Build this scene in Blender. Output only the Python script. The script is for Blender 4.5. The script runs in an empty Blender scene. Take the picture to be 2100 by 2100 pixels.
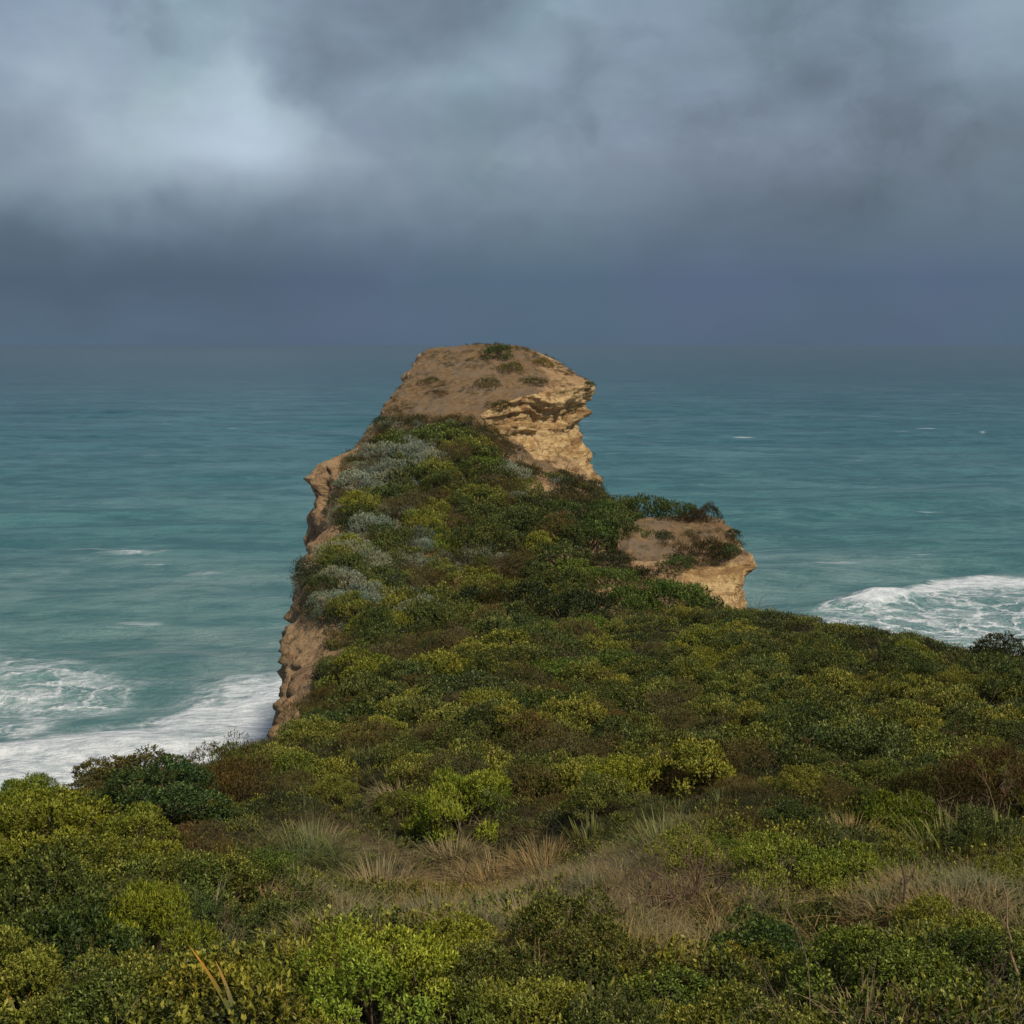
import bpy, math, random
import numpy as np
from mathutils import Vector
from mathutils.bvhtree import BVHTree

# ------------------------------------------------------------------ camera, world, sun
sc = bpy.context.scene
COL = sc.collection
RES = 2100.0; FP = 2535.0; CAMZ = 52.0
TH = math.atan(341.0 / FP)                     # downward pitch
cam_d = bpy.data.cameras.new('camera'); cam = bpy.data.objects.new('camera', cam_d); COL.objects.link(cam)
cam.location = (0, 0, CAMZ); cam.rotation_euler = (math.pi/2 - TH, 0, 0)
cam_d.sensor_width = 36; cam_d.lens = 36*FP/RES; cam_d.clip_start = .3; cam_d.clip_end = 200000
sc.camera = cam
sc.view_settings.view_transform = 'Standard'; sc.view_settings.look = 'None'
sc.view_settings.exposure = 0; sc.view_settings.gamma = 1; sc.view_settings.use_curve_mapping = False

SUN_AZ, SUN_EL = 140.0, 52.0                   # clockwise from the view axis; behind right of the camera
def srgb(r, g, b):
    f = lambda c: (c/255/12.92) if c/255 <= .04045 else ((c/255+.055)/1.055)**2.4
    return (f(r), f(g), f(b), 1)

class NT:
    """small node-tree helper"""
    def __init__(s, nt): s.nt = nt; s.n = nt.nodes; s.l = nt.links
    def put(s, sock, v):
        if v is None: return
        if isinstance(v, bpy.types.NodeSocket): s.l.new(v, sock)
        else:
            if hasattr(sock.default_value, '__len__') and not hasattr(v, '__len__'): v = [v]*len(sock.default_value)
            if hasattr(sock.default_value, '__len__') and len(v) != len(sock.default_value): v = list(v)[:len(sock.default_value)]
            sock.default_value = v
    def math(s, op, a, b=None, c=None, clamp=False):
        n = s.n.new('ShaderNodeMath'); n.operation = op; n.use_clamp = clamp
        for i, v in enumerate((a, b, c)): s.put(n.inputs[i], v)
        return n.outputs[0]
    def vmath(s, op, a, b=None, out=0):
        n = s.n.new('ShaderNodeVectorMath'); n.operation = op
        s.put(n.inputs[0], a); s.put(n.inputs[1], b)
        return n.outputs[out]
    def mix(s, f, a, b, mode='MIX'):
        n = s.n.new('ShaderNodeMix'); n.data_type = 'RGBA'; n.blend_type = mode; n.clamp_factor = True
        s.put(n.inputs[0], f); s.put(n.inputs[6], a); s.put(n.inputs[7], b)
        return n.outputs[2]
    def ss(s, v, a, b, x=0., y=1.):
        n = s.n.new('ShaderNodeMapRange'); n.interpolation_type = 'SMOOTHSTEP'
        s.put(n.inputs[0], v); n.inputs[1].default_value = a; n.inputs[2].default_value = b
        n.inputs[3].default_value = x; n.inputs[4].default_value = y
        return n.outputs[0]
    def lin(s, v, a, b, x=0., y=1.):
        n = s.n.new('ShaderNodeMapRange'); s.put(n.inputs[0], v)
        for i, q in enumerate((a, b, x, y)): n.inputs[i+1].default_value = q
        return n.outputs[0]
    def noise(s, vec, scale, detail=4, rough=.5, dist=0., out=0):
        n = s.n.new('ShaderNodeTexNoise'); s.put(n.inputs['Vector'], vec)
        n.inputs['Scale'].default_value = scale; n.inputs['Detail'].default_value = detail
        n.inputs['Roughness'].default_value = rough; n.inputs['Distortion'].default_value = dist
        return n.outputs[out]
    def voro(s, vec, scale, feature='F1', rnd=1.):
        n = s.n.new('ShaderNodeTexVoronoi'); n.feature = feature; s.put(n.inputs['Vector'], vec)
        n.inputs['Scale'].default_value = scale; n.inputs['Randomness'].default_value = rnd
        return n.outputs['Distance']
    def ramp(s, f, stops):
        n = s.n.new('ShaderNodeValToRGB'); s.put(n.inputs[0], f); e = n.color_ramp.elements
        while len(e) < len(stops): e.new(.5)
        for q, (p, c) in zip(e, stops): q.position = p; q.color = c
        return n.outputs[0]
    def scale(s, v, k): return s.vmath('MULTIPLY', v, k)
    def comb(s, x, y, z):
        n = s.n.new('ShaderNodeCombineXYZ')
        for i, v in enumerate((x, y, z)): s.put(n.inputs[i], v)
        return n.outputs[0]
    def sep(s, v):
        n = s.n.new('ShaderNodeSeparateXYZ'); s.put(n.inputs[0], v); return n.outputs

def view_dir(px, py):
    cx, cy = (px-RES/2)/FP, (RES/2-py)/FP
    d = np.array([cx, math.cos(TH)+cy*math.sin(TH), -math.sin(TH)+cy*math.cos(TH)])
    return d/np.linalg.norm(d)

world = bpy.data.worlds.new('World'); sc.world = world; world.use_nodes = True
def build_sky():
    t = NT(world.node_tree); t.n.clear()
    tc = t.n.new('ShaderNodeTexCoord').outputs['Generated']
    x, y, z = t.sep(tc)
    zc = t.math('MAXIMUM', z, 0.0)
    # cloud layer seen in perspective: plan coordinates of the cloud base
    den = t.math('ADD', zc, .34)
    pc = t.comb(t.math('DIVIDE', x, den), t.math('DIVIDE', y, den), 0.)
    warp = t.noise(pc, .9, 3, .5, 0, out=1)
    pw = t.vmath('ADD', pc, t.scale(t.vmath('SUBTRACT', warp, (.5, .5, .5)), (.9, .9, .9)))
    big = t.noise(pw, 1.3, 5, .5)
    med = t.noise(t.vmath('ADD', pw, (7.3, 1.9, 0)), 3.4, 6, .55)
    dn = t.noise(t.vmath('ADD', t.scale(tc, (1, 1, 1.25)), t.scale(warp, (.25, .25, .25))), 6.5, 6, .55)
    # base tone by elevation
    base = t.ramp(zc, [(0., srgb(78, 98, 121)), (.05, srgb(77, 96, 121)), (.10, srgb(96, 112, 127)), (.145, srgb(117, 131, 145)),
                       (.20, srgb(126, 143, 158)), (.27, srgb(129, 147, 163)), (.55, srgb(124, 136, 150)), (1., srgb(124, 134, 146))])
    el = t.ss(zc, .05, .17)
    rag = t.noise(t.vmath('ADD', t.scale(tc, (1, 1, 1.2)), t.scale(t.vmath('SUBTRACT', t.noise(tc, 5, 5, .55, 0, out=1), (.5, .5, .5)), (.25, .25, .25))), 3.1, 7, .52)
    # soft light and dark lumps
    lum = t.math('ADD', t.math('MULTIPLY', t.math('SUBTRACT', big, .5), 1.5), t.math('MULTIPLY', t.math('SUBTRACT', med, .5), .75))
    lum = t.math('ADD', lum, t.math('MULTIPLY', t.math('SUBTRACT', dn, .5), .95))
    lum = t.math('MULTIPLY', lum, t.lin(el, 0, 1, .16, .8))
    lum = t.math('ADD', lum, t.math('MULTIPLY', t.math('MULTIPLY', t.math('SUBTRACT', t.ss(rag, .455, .545), .5), .20), el))
    gain = t.math('ADD', 1.0, lum)
    def blob(px, py, rad, amt, soft=1.):
        d = view_dir(px, py)
        # position jittered by the cloud noise so that the edge is ragged
        v = t.vmath('ADD', tc, t.scale(t.vmath('SUBTRACT', warp, (.5, .5, .5)), (.30, .2, .22)))
        v = t.vmath('ADD', v, t.scale(t.vmath('SUBTRACT', t.noise(tc, 9, 4, .5, 0, out=1), (.5, .5, .5)), (.13, .13, .11)))
        df = t.vmath('SUBTRACT', v, tuple(d))
        df = t.vmath('MULTIPLY', df, (1/rad[0], 1/rad[0], 1/rad[1]))
        ln = t.vmath('LENGTH', df, out=1)
        return t.math('MULTIPLY', t.ss(ln, 1.0, 0.), amt)
    g = gain
    brights = [(390, 90, (.17, .13), .36), (200, 150, (.16, .09), .2), (430, 230, (.15, .06), .28), (150, 330, (.20, .06), .34), (560, 330, (.2, .05), .15), (380, 290, (.14, .05), .25), (950, 400, (.28, .05), .16), (1450, 250, (.2, .08), .1), (100, 370, (.2, .04), .15), (430, 20, (.09, .09), .24),
               (700, 250, (.26, .05), .3), (880, 130, (.13, .04), .3), (1130, 40, (.12, .06), .32),
               (40, 80, (.12, .12), .12), (800, 330, (.3, .05), .22)]
    darks = [(0, 60, (.10, .12), .08), (230, 30, (.05, .06), .1), (700, 70, (.12, .045), .06), (540, 130, (.05, .03), .18), (640, 110, (.09, .06), .28), (1630, 190, (.07, .05), .22), (1850, 380, (.32, .07), .12),
             (0, 540, (.34, .06), .2), (1700, 330, (.3, .10), .10)]
    for px, py, r, a in brights: g = t.math('ADD', g, blob(px, py, r, a))
    for px, py, r, a in darks: g = t.math('SUBTRACT', g, blob(px, py, r, a))
    g = t.math('MAXIMUM', g, .35)
    colr = t.mix(1., base, t.comb(g, g, g), 'MULTIPLY')
    # faint lilac and green-grey drift between the clouds
    hue = t.noise(t.vmath('ADD', tc, (3, 5, 1)), 6.5, 3, .55)
    colr = t.mix(t.math('MULTIPLY', t.ss(hue, .48, .64), .65), colr, t.mix(1., colr, (1.02, .975, 1.035, 1), 'MULTIPLY'))
    colr = t.mix(t.math('MULTIPLY', t.ss(hue, .52, .36), .65), colr, t.mix(1., colr, (.94, 1.03, .96, 1), 'MULTIPLY'))
    gg = t.ss(g, 1.05, 1.7)
    colr = t.mix(t.math('MULTIPLY', gg, .6), colr, t.mix(1., colr, (1.10, 1.05, .92, 1), 'MULTIPLY'))
    sky = t.n.new('ShaderNodeTexSky'); sky.sky_type = 'NISHITA'; sky.sun_disc = False
    sky.sun_elevation = math.radians(SUN_EL); sky.sun_rotation = math.radians(SUN_AZ); sky.altitude = 50
    b1 = t.n.new('ShaderNodeBackground'); t.put(b1.inputs[0], sky.outputs[0]); b1.inputs[1].default_value = .06
    b2 = t.n.new('ShaderNodeBackground'); t.put(b2.inputs[0], colr); b2.inputs[1].default_value = 1.09
    mx = t.n.new('ShaderNodeMixShader'); mx.inputs[0].default_value = .93
    t.l.new(b1.outputs[0], mx.inputs[1]); t.l.new(b2.outputs[0], mx.inputs[2])
    o = t.n.new('ShaderNodeOutputWorld'); t.l.new(mx.outputs[0], o.inputs[0])
build_sky()

sun_d = bpy.data.lights.new('sun', 'SUN'); sun = bpy.data.objects.new('sun', sun_d); COL.objects.link(sun)
sun_d.energy = 4.0; sun_d.angle = math.radians(4); sun_d.color = (1.0, .90, .74)
a, e = math.radians(SUN_AZ), math.radians(SUN_EL)
to_sun = Vector((math.sin(a)*math.cos(e), math.cos(a)*math.cos(e), math.sin(e)))
sun.rotation_euler = to_sun.to_track_quat('Z', 'Y').to_euler()

# ------------------------------------------------------------------ numpy helpers
R0 = np.random.default_rng(7)
def P(px, py, Y):
    """world point that lies at plan distance Y on the sight line of photo pixel (px,py)"""
    px, py, Y = np.broadcast_arrays(np.asarray(px, float), np.asarray(py, float), np.asarray(Y, float))
    cx, cy = (px-RES/2)/FP, (RES/2-py)/FP
    dy = math.cos(TH)+cy*math.sin(TH); dz = -math.sin(TH)+cy*math.cos(TH)
    t = Y/dy
    return np.stack([cx*t, Y, CAMZ+dz*t], -1)
def proj(p):
    """photo pixel of world points"""
    x, y, z = p[..., 0], p[..., 1], p[..., 2]-CAMZ
    f = y*math.cos(TH)-z*math.sin(TH); u = y*math.sin(TH)+z*math.cos(TH)
    f = np.maximum(f, .01)
    return RES/2+FP*x/f, RES/2-FP*u/f
_T = R0.random((64, 64, 64)).astype(np.float32)
def vnoise(p):
    i = np.floor(p).astype(int); f = p-i; f = f*f*(3-2*f)
    r = 0
    for a in (0, 1):
        for b in (0, 1):
            for c in (0, 1):
                w = (f[..., 0] if a else 1-f[..., 0])*(f[..., 1] if b else 1-f[..., 1])*(f[..., 2] if c else 1-f[..., 2])
                r = r+w*_T[(i[..., 0]+a) & 63, (i[..., 1]+b) & 63, (i[..., 2]+c) & 63]
    return r*2-1
def fbm(p, sc_, octs=4, gain=.5):
    p = np.asarray(p, float)*np.asarray(sc_, float); r = 0; a = 1.; t = 0
    for k in range(octs):
        r = r+a*vnoise(p+17.3*k); t += a; a *= gain; p = p*2.03
    return r/t
def domes(x, y, cell, seed=0):
    """rounded canopy bumps: 1 in the middle of a cell, falling to 0 between cells"""
    T = np.random.default_rng(seed).random((64, 64, 3))
    gx, gy = x/cell, y/cell; ix, iy = np.floor(gx).astype(int), np.floor(gy).astype(int)
    best = np.zeros_like(gx)
    for a in (-1, 0, 1):
        for b in (-1, 0, 1):
            q = T[(ix+a) & 63, (iy+b) & 63]
            d2 = (gx-ix-a-q[..., 0])**2+(gy-iy-b-q[..., 1])**2
            r2 = (.55+.5*q[..., 2])**2
            best = np.maximum(best, np.sqrt(np.clip(1-d2/r2, 0, 1))*(.6+.4*q[..., 2]))
    return best

def make_mesh(name, V, F, mat=None, attrs=None, smooth=True):
    """V (n,3), F (m,3|4) -> mesh data"""
    me = bpy.data.meshes.new(name); V = np.asarray(V, np.float32); F = np.asarray(F, np.int32)
    k = F.shape[1]; m = len(F)
    me.vertices.add(len(V)); me.vertices.foreach_set('co', V.ravel())
    me.loops.add(m*k); me.loops.foreach_set('vertex_index', F.ravel())
    me.polygons.add(m); me.polygons.foreach_set('loop_start', np.arange(m, dtype=np.int32)*k)
    me.polygons.foreach_set('loop_total', np.full(m, k, np.int32))
    if smooth: me.polygons.foreach_set('use_smooth', np.ones(m, bool))
    for an, av in (attrs or {}).items():
        av = np.asarray(av, np.float32)
        if av.ndim == 1:
            at = me.attributes.new(an, 'FLOAT', 'POINT'); at.data.foreach_set('value', av)
        else:
            at = me.attributes.new(an, 'FLOAT_VECTOR', 'POINT'); at.data.foreach_set('vector', av.ravel())
    me.update(calc_edges=True)
    if mat: me.materials.append(mat)
    return me
def link(name, me, parent=None, loc=None, **props):
    o = bpy.data.objects.new(name, me); COL.objects.link(o)
    if parent: o.parent = parent
    if loc is not None: o.location = loc
    for k, v in props.items():
        if v: o[k] = v
    return o
def grid_faces(nr, nc):
    i = np.arange(nr-1)[:, None]*nc+np.arange(nc-1)[None, :]
    return np.stack([i, i+1, i+nc+1, i+nc], -1).reshape(-1, 4)

def material(name):
    m = bpy.data.materials.new(name); m.use_nodes = True; m.node_tree.nodes.clear()
    t = NT(m.node_tree); o = t.n.new('ShaderNodeOutputMaterial')
    b = t.n.new('ShaderNodeBsdfPrincipled'); t.l.new(b.outputs[0], o.inputs[0])
    return m, t, b, o
def attr(t, name, typ='GEOMETRY', out='Fac'):
    n = t.n.new('ShaderNodeAttribute'); n.attribute_name = name; n.attribute_type = typ
    return n.outputs[out]

# ------------------------------------------------------------------ materials of the setting
def mat_rock():
    m, t, b, o = material('weathered_limestone')
    pos = t.n.new('ShaderNodeNewGeometry').outputs['Position']
    x, y, z = t.sep(pos)
    w = t.noise(pos, .35, 4, .55)
    zz = t.math('ADD', z, t.math('MULTIPLY', w, 1.6))
    strata = t.noise(t.comb(t.math('MULTIPLY', x, .10), t.math('MULTIPLY', y, .10), t.math('MULTIPLY', zz, 1.3)), 1.0, 5, .62)
    fine = t.noise(t.scale(pos, (1, 1, 1.8)), 2.6, 8, .65)
    blot = t.noise(pos, .55, 5, .6)
    cream = attr(t, 'cream'); soil = attr(t, 'soil')
    clay = t.ramp(strata, [(.30, (.19, .11, .056, 1)), (.44, (.30, .185, .098, 1)), (.55, (.36, .24, .13, 1)), (.68, (.26, .15, .07, 1))])
    clay = t.mix(t.ss(blot, .5, .68), clay, (.40, .25, .13, 1))
    clay = t.mix(t.math('MULTIPLY', t.ss(fine, .55, .7), .6), clay, (.10, .055, .028, 1))
    pit = t.ss(t.voro(t.vmath('ADD', t.scale(pos, (1, 1, 1.6)), t.scale(t.noise(pos, 1.2, 3, .6, 0, out=1), (.8, .8, .8))), 1.1), .32, .12)
    lime = t.ramp(strata, [(.30, (.20, .11, .045, 1)), (.42, (.40, .255, .11, 1)), (.52, (.58, .41, .205, 1)), (.60, (.50, .345, .165, 1)), (.70, (.36, .23, .10, 1))])
    lime = t.mix(t.ss(blot, .52, .64), lime, (.36, .21, .09, 1))
    stain = t.noise(t.comb(t.math('MULTIPLY', x, 1.6), t.math('MULTIPLY', y, 1.6), t.math('MULTIPLY', z, .22)), 1.0, 5, .6)
    lime = t.mix(t.math('MULTIPLY', t.ss(stain, .52, .66), .75), lime, (.24, .14, .065, 1))
    lime = t.mix(t.math('MULTIPLY', pit, .55), lime, (.20, .115, .05, 1))
    lime = t.mix(t.math('MULTIPLY', t.ss(fine, .54, .68), .75), lime, (.16, .085, .04, 1))
    earth = t.ramp(fine, [(.3, (.080, .048, .024, 1)), (.45, (.145, .092, .048, 1)), (.58, (.175, .114, .060, 1)), (.72, (.24, .160, .090, 1))])
    earth = t.mix(t.ss(blot, .46, .64), earth, (.155, .112, .075, 1))
    earth = t.mix(t.math('MULTIPLY', t.ss(t.noise(pos, 1.1, 5, .6), .55, .65), .6), earth, (.055, .045, .02, 1))
    c = t.mix(t.ss(t.math('ADD', cream, t.math('MULTIPLY', t.math('SUBTRACT', w, .5), .9)), .40, .58), clay, lime)
    c = t.mix(t.ss(t.math('ADD', soil, t.math('MULTIPLY', t.math('SUBTRACT', fine, .5), .6)), .42, .60), c, earth)
    t.put(b.inputs['Base Color'], c); b.inputs['Roughness'].default_value = .95; b.inputs['Specular IOR Level'].default_value = .15
    bp = t.n.new('ShaderNodeBump'); bp.inputs['Strength'].default_value = 1; bp.inputs['Distance'].default_value = .42
    h = t.math('ADD', t.math('MULTIPLY', strata, .9), t.math('ADD', t.math('MULTIPLY', fine, .8), t.math('MULTIPLY', stain, .5)))
    h = t.math('MULTIPLY', h, t.lin(soil, 0, 1, 1, .35))
    t.put(bp.inputs['Height'], h); t.l.new(bp.outputs[0], b.inputs['Normal'])
    return m
def mat_ground():
    m, t, b, o = material('dark_heath_soil')
    pos = t.n.new('ShaderNodeNewGeometry').outputs['Position']
    n = t.noise(pos, 3.5, 6, .65); k = t.noise(pos, .5, 4, .5)
    c = t.ramp(n, [(.3, (.010, .009, .005, 1)), (.5, (.024, .021, .010, 1)), (.7, (.045, .039, .018, 1))])
    c = t.mix(t.ss(k, .42, .6), c, t.mix(1., c, (1.0, 1.3, .7, 1), 'MULTIPLY'))
    c = t.mix(attr(t, 'dry'), c, t.ramp(n, [(.3, (.05, .036, .018, 1)), (.7, (.15, .11, .06, 1))]))
    t.put(b.inputs['Base Color'], c); b.inputs['Roughness'].default_value = 1; b.inputs['Specular IOR Level'].default_value = .1
    bp = t.n.new('ShaderNodeBump'); bp.inputs['Strength'].default_value = 1; bp.inputs['Distance'].default_value = .12
    t.put(bp.inputs['Height'], n); t.l.new(bp.outputs[0], b.inputs['Normal'])
    return m
def mat_sea():
    m, t, b, o = material('sea_water')
    pos = t.n.new('ShaderNodeNewGeometry').outputs['Position']
    x, y, z = t.sep(pos)
    r = t.math('SQRT', t.math('ADD', t.math('MULTIPLY', x, x), t.math('MULTIPLY', y, y)))
    lr = t.math('LOGARITHM', r, 10.)
    big = t.noise(t.scale(pos, (1, 1.6, 0)), .006, 5, .55)
    mid = t.noise(t.scale(pos, (.45, 1, 0)), .045, 6, .6)
    sm = t.noise(t.scale(pos, (.5, 1, 0)), .14, 6, .72)
    deep = t.ramp(t.math('MULTIPLY', t.math('SUBTRACT', lr, 2.), 1/2.5),
                  [(.0, (.15, .24, .23, 1)), (.14, (.120, .215, .215, 1)), (.22, (.055, .165, .180, 1)), (.36, (.032, .118, .150, 1)), (.55, (.025, .078, .110, 1)), (1., (.034, .068, .100, 1))])
    deep = t.mix(t.ss(big, .40, .62), t.mix(1., deep, (.78, .93, .92, 1), 'MULTIPLY'), t.mix(1., deep, (1.25, 1.08, 1.08, 1), 'MULTIPLY'))
    swell = t.noise(t.scale(pos, (.16, 1, 0)), .055, 4, .55, .3)
    v = t.math('ADD', t.math('ADD', t.math('MULTIPLY', mid, .30), t.math('MULTIPLY', sm, .45)), t.math('MULTIPLY', swell, .25))
    deep = t.mix(t.ss(v, .42, .58), t.mix(1., deep, (.50, .70, .74, 1), 'MULTIPLY'), t.mix(1., deep, (1.45, 1.22, 1.20, 1), 'MULTIPLY'))
    # foam: lace, solid surf, far whitecaps
    foam = attr(t, 'foam'); spray = attr(t, 'solid')
    wv = t.vmath('ADD', t.scale(pos, (1, 1, 0)), t.scale(t.vmath('SUBTRACT', t.noise(t.scale(pos, (1, 1, 0)), .13, 4, .6, 0, out=1), (.5, .5, .5)), (13, 13, 0)))
    lace = t.voro(t.scale(wv, (.55, .8, 0)), .22, 'DISTANCE_TO_EDGE')
    lace2 = t.voro(t.scale(wv, (.55, 1, 0)), .62, 'DISTANCE_TO_EDGE')
    ln = t.math('ADD', t.ss(lace, .16, .0), t.math('MULTIPLY', t.ss(lace2, .18, .0), .5))
    fn = t.noise(t.scale(pos, (.6, 1, 0)), .5, 6, .7)
    fb = t.noise(t.scale(pos, (.5, 1, 0)), .055, 4, .55)
    lf = t.math('MULTIPLY', ln, t.ss(t.math('ADD', foam, t.math('MULTIPLY', t.math('SUBTRACT', fb, .5), 1.1)), .30, .75))
    lf = t.math('MULTIPLY', lf, t.lin(fn, .25, .7, .35, 1.35))
    sol = t.ss(t.math('ADD', spray, t.math('ADD', t.math('MULTIPLY', t.math('SUBTRACT', fn, .5), .5), t.math('MULTIPLY', t.math('SUBTRACT', fb, .5), .25))), .33, .84)
    cap = t.noise(t.scale(pos, (.30, 1, 0)), .11, 3, .55)
    cap2 = t.noise(t.scale(pos, (.5, 1, 0)), .018, 3, .5)
    caps = t.math('MULTIPLY', t.ss(cap, .66, .72), t.ss(cap2, .44, .56))
    f = t.math('MAXIMUM', t.math('MAXIMUM', t.math('MULTIPLY', lf, .8), sol), t.math('MULTIPLY', caps, .35), clamp=True)
    milky = t.math('MULTIPLY', t.ss(t.math('ADD', foam, t.math('MULTIPLY', t.math('SUBTRACT', fb, .5), .8)), .2, 1.), .45)
    c = t.mix(milky, deep, (.20, .34, .33, 1))
    fc = t.mix(t.ss(fn, .35, .65), (.44, .49, .53, 1), (.72, .75, .78, 1))
    c = t.mix(f, c, fc)
    t.put(b.inputs['Base Color'], c)
    t.put(b.inputs['Roughness'], t.lin(f, 0, 1, .32, .9)); t.put(b.inputs['Specular IOR Level'], t.lin(f, 0, 1, .5, .1))
    b.inputs['IOR'].default_value = 1.33
    bh = t.math('ADD', t.math('MULTIPLY', t.noise(t.scale(pos, (.45, 1, 0)), .10, 5, .6), 3.), t.math('MULTIPLY', t.noise(t.scale(pos, (.5, 1, 0)), .35, 6, .7), 1.9))
    bh = t.math('ADD', bh, t.math('MULTIPLY', f, .35))
    bp = t.n.new('ShaderNodeBump'); bp.inputs['Strength'].default_value = 1; bp.inputs['Distance'].default_value = 1.
    t.put(bp.inputs['Height'], bh); t.l.new(bp.outputs[0], b.inputs['Normal'])
    return m
M_rock, M_ground, M_sea = mat_rock(), mat_ground(), mat_sea()

# ------------------------------------------------------------------ the sea
def build_sea():
    rows = np.concatenate([np.geomspace(60, 1500, 520), np.geomspace(1510, 59000, 70)])
    cols = np.concatenate([np.linspace(-.98, -.62, 8), np.linspace(-.6, .6, 440), np.linspace(.62, .98, 8)])
    Y, U = np.meshgrid(rows, cols, indexing='ij'); X = U*Y
    rg = np.random.default_rng(3); Z = np.zeros_like(X)
    for k in range(26):
        L = 7*(1.17**k) if k < 18 else rg.uniform(20, 70)
        an = math.radians(rg.normal(-84, 17)); kx, ky = math.cos(an)*2*math.pi/L, math.sin(an)*2*math.pi/L
        ph = rg.uniform(0, 6.28); A = .0135*L**.75
        s = np.sin(kx*X+ky*Y+ph+1.5*fbm(np.stack([X, Y, X*0], -1), .012, 2))
        Z += A*(s+.35*s*s)*np.clip(1-(Y/L)/160, 0, 1)
    Z *= .8*np.clip((1500-Y)/500, 0, 1)
    px, py = proj(np.stack([X, Y, Z*0], -1))
    q = np.stack([X, Y, X*0], -1)
    n1 = fbm(q, (.030, .045, 0), 4); n2 = fbm(q, (.10, .13, 0), 3)
    S = lambda v: np.clip(v, 0, 1)**2*(3-2*np.clip(v, 0, 1))
    # left surf: its outer edge, as photo row per column, given at sea level
    ed = np.interp(px, [-900, -300, 0, 200, 330, 420, 470, 570, 700, 900], [1600, 1545, 1500, 1478, 1455, 1415, 1395, 1385, 1380, 1400])
    w = 65
    solid = S((py-ed+22*n1*2+14*n2*2)/w)*(px < 1000)
    lace = S((py-1300+70*n1)/110)*S((330-px+160*n1)/260)*(py < 1700)
    solid = solid*(1-.35*S((n2+.1)/.5)*(px < 1000)*(py < 1560))
    lace = np.maximum(lace*.62, S((py-ed+70)/120)*.6*(px < 1000))
    lace = np.maximum(lace, .55*np.exp(-((px-290)/110)**2-((py-1140)/16)**2))
    # right surf
    er = np.interp(px, [1400, 1560, 1700, 1800, 1860, 1960, 2030, 2100, 2400, 2900], [1310, 1282, 1256, 1243, 1232, 1206, 1200, 1202, 1206, 1220])
    er = er+13*n1+7*n2
    band = np.exp(-((py-er-10)/13)**2)*S((px-1600)/200)
    solid = np.maximum(solid, S(band*.95+.3*n2-.1)*(px > 1450))
    solid = np.maximum(solid, .40*S((py-er)/20)*S((px-2030+60*n1)/90))
    lace = np.maximum(lace, S((py-er+12)/22)*S((px-1600)/120)*.75)
    for cx_, cy_, rx, ry, a in [(1525, 900, 36, 2.6, .7), (1490, 897, 20, 2, .5), (1340, 805, 16, 3, .45), (1920, 1125, 60, 3, .5), (1655, 1200, 32, 4, .4), (1050*.0+250, 1140, 60, 6, .35), (640, 845, 45, 3, .4), (340, 872, 35, 3, .4), (2015, 892, 14, 3, .6)]:
        solid = np.maximum(solid, a*np.exp(-((px-cx_)/rx)**2-((py-cy_)/ry)**2))
    # the breakers stand up a little above the water
    Z += 1.3*solid*S((n1+.9)/1.2)*(Y < 420)+.5*np.where(Y < 420, solid*n2, 0)
    Z += 1.8*np.exp(-((py-er+4)/9)**2)*S((px-1600)/250)
    V = np.stack([X, Y, Z], -1).reshape(-1, 3)
    me = make_mesh('sea', V, grid_faces(len(rows), len(cols)), M_sea, dict(foam=lace.ravel(), solid=solid.ravel()))
    link('sea', me, kind='structure')
build_sea()

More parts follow.
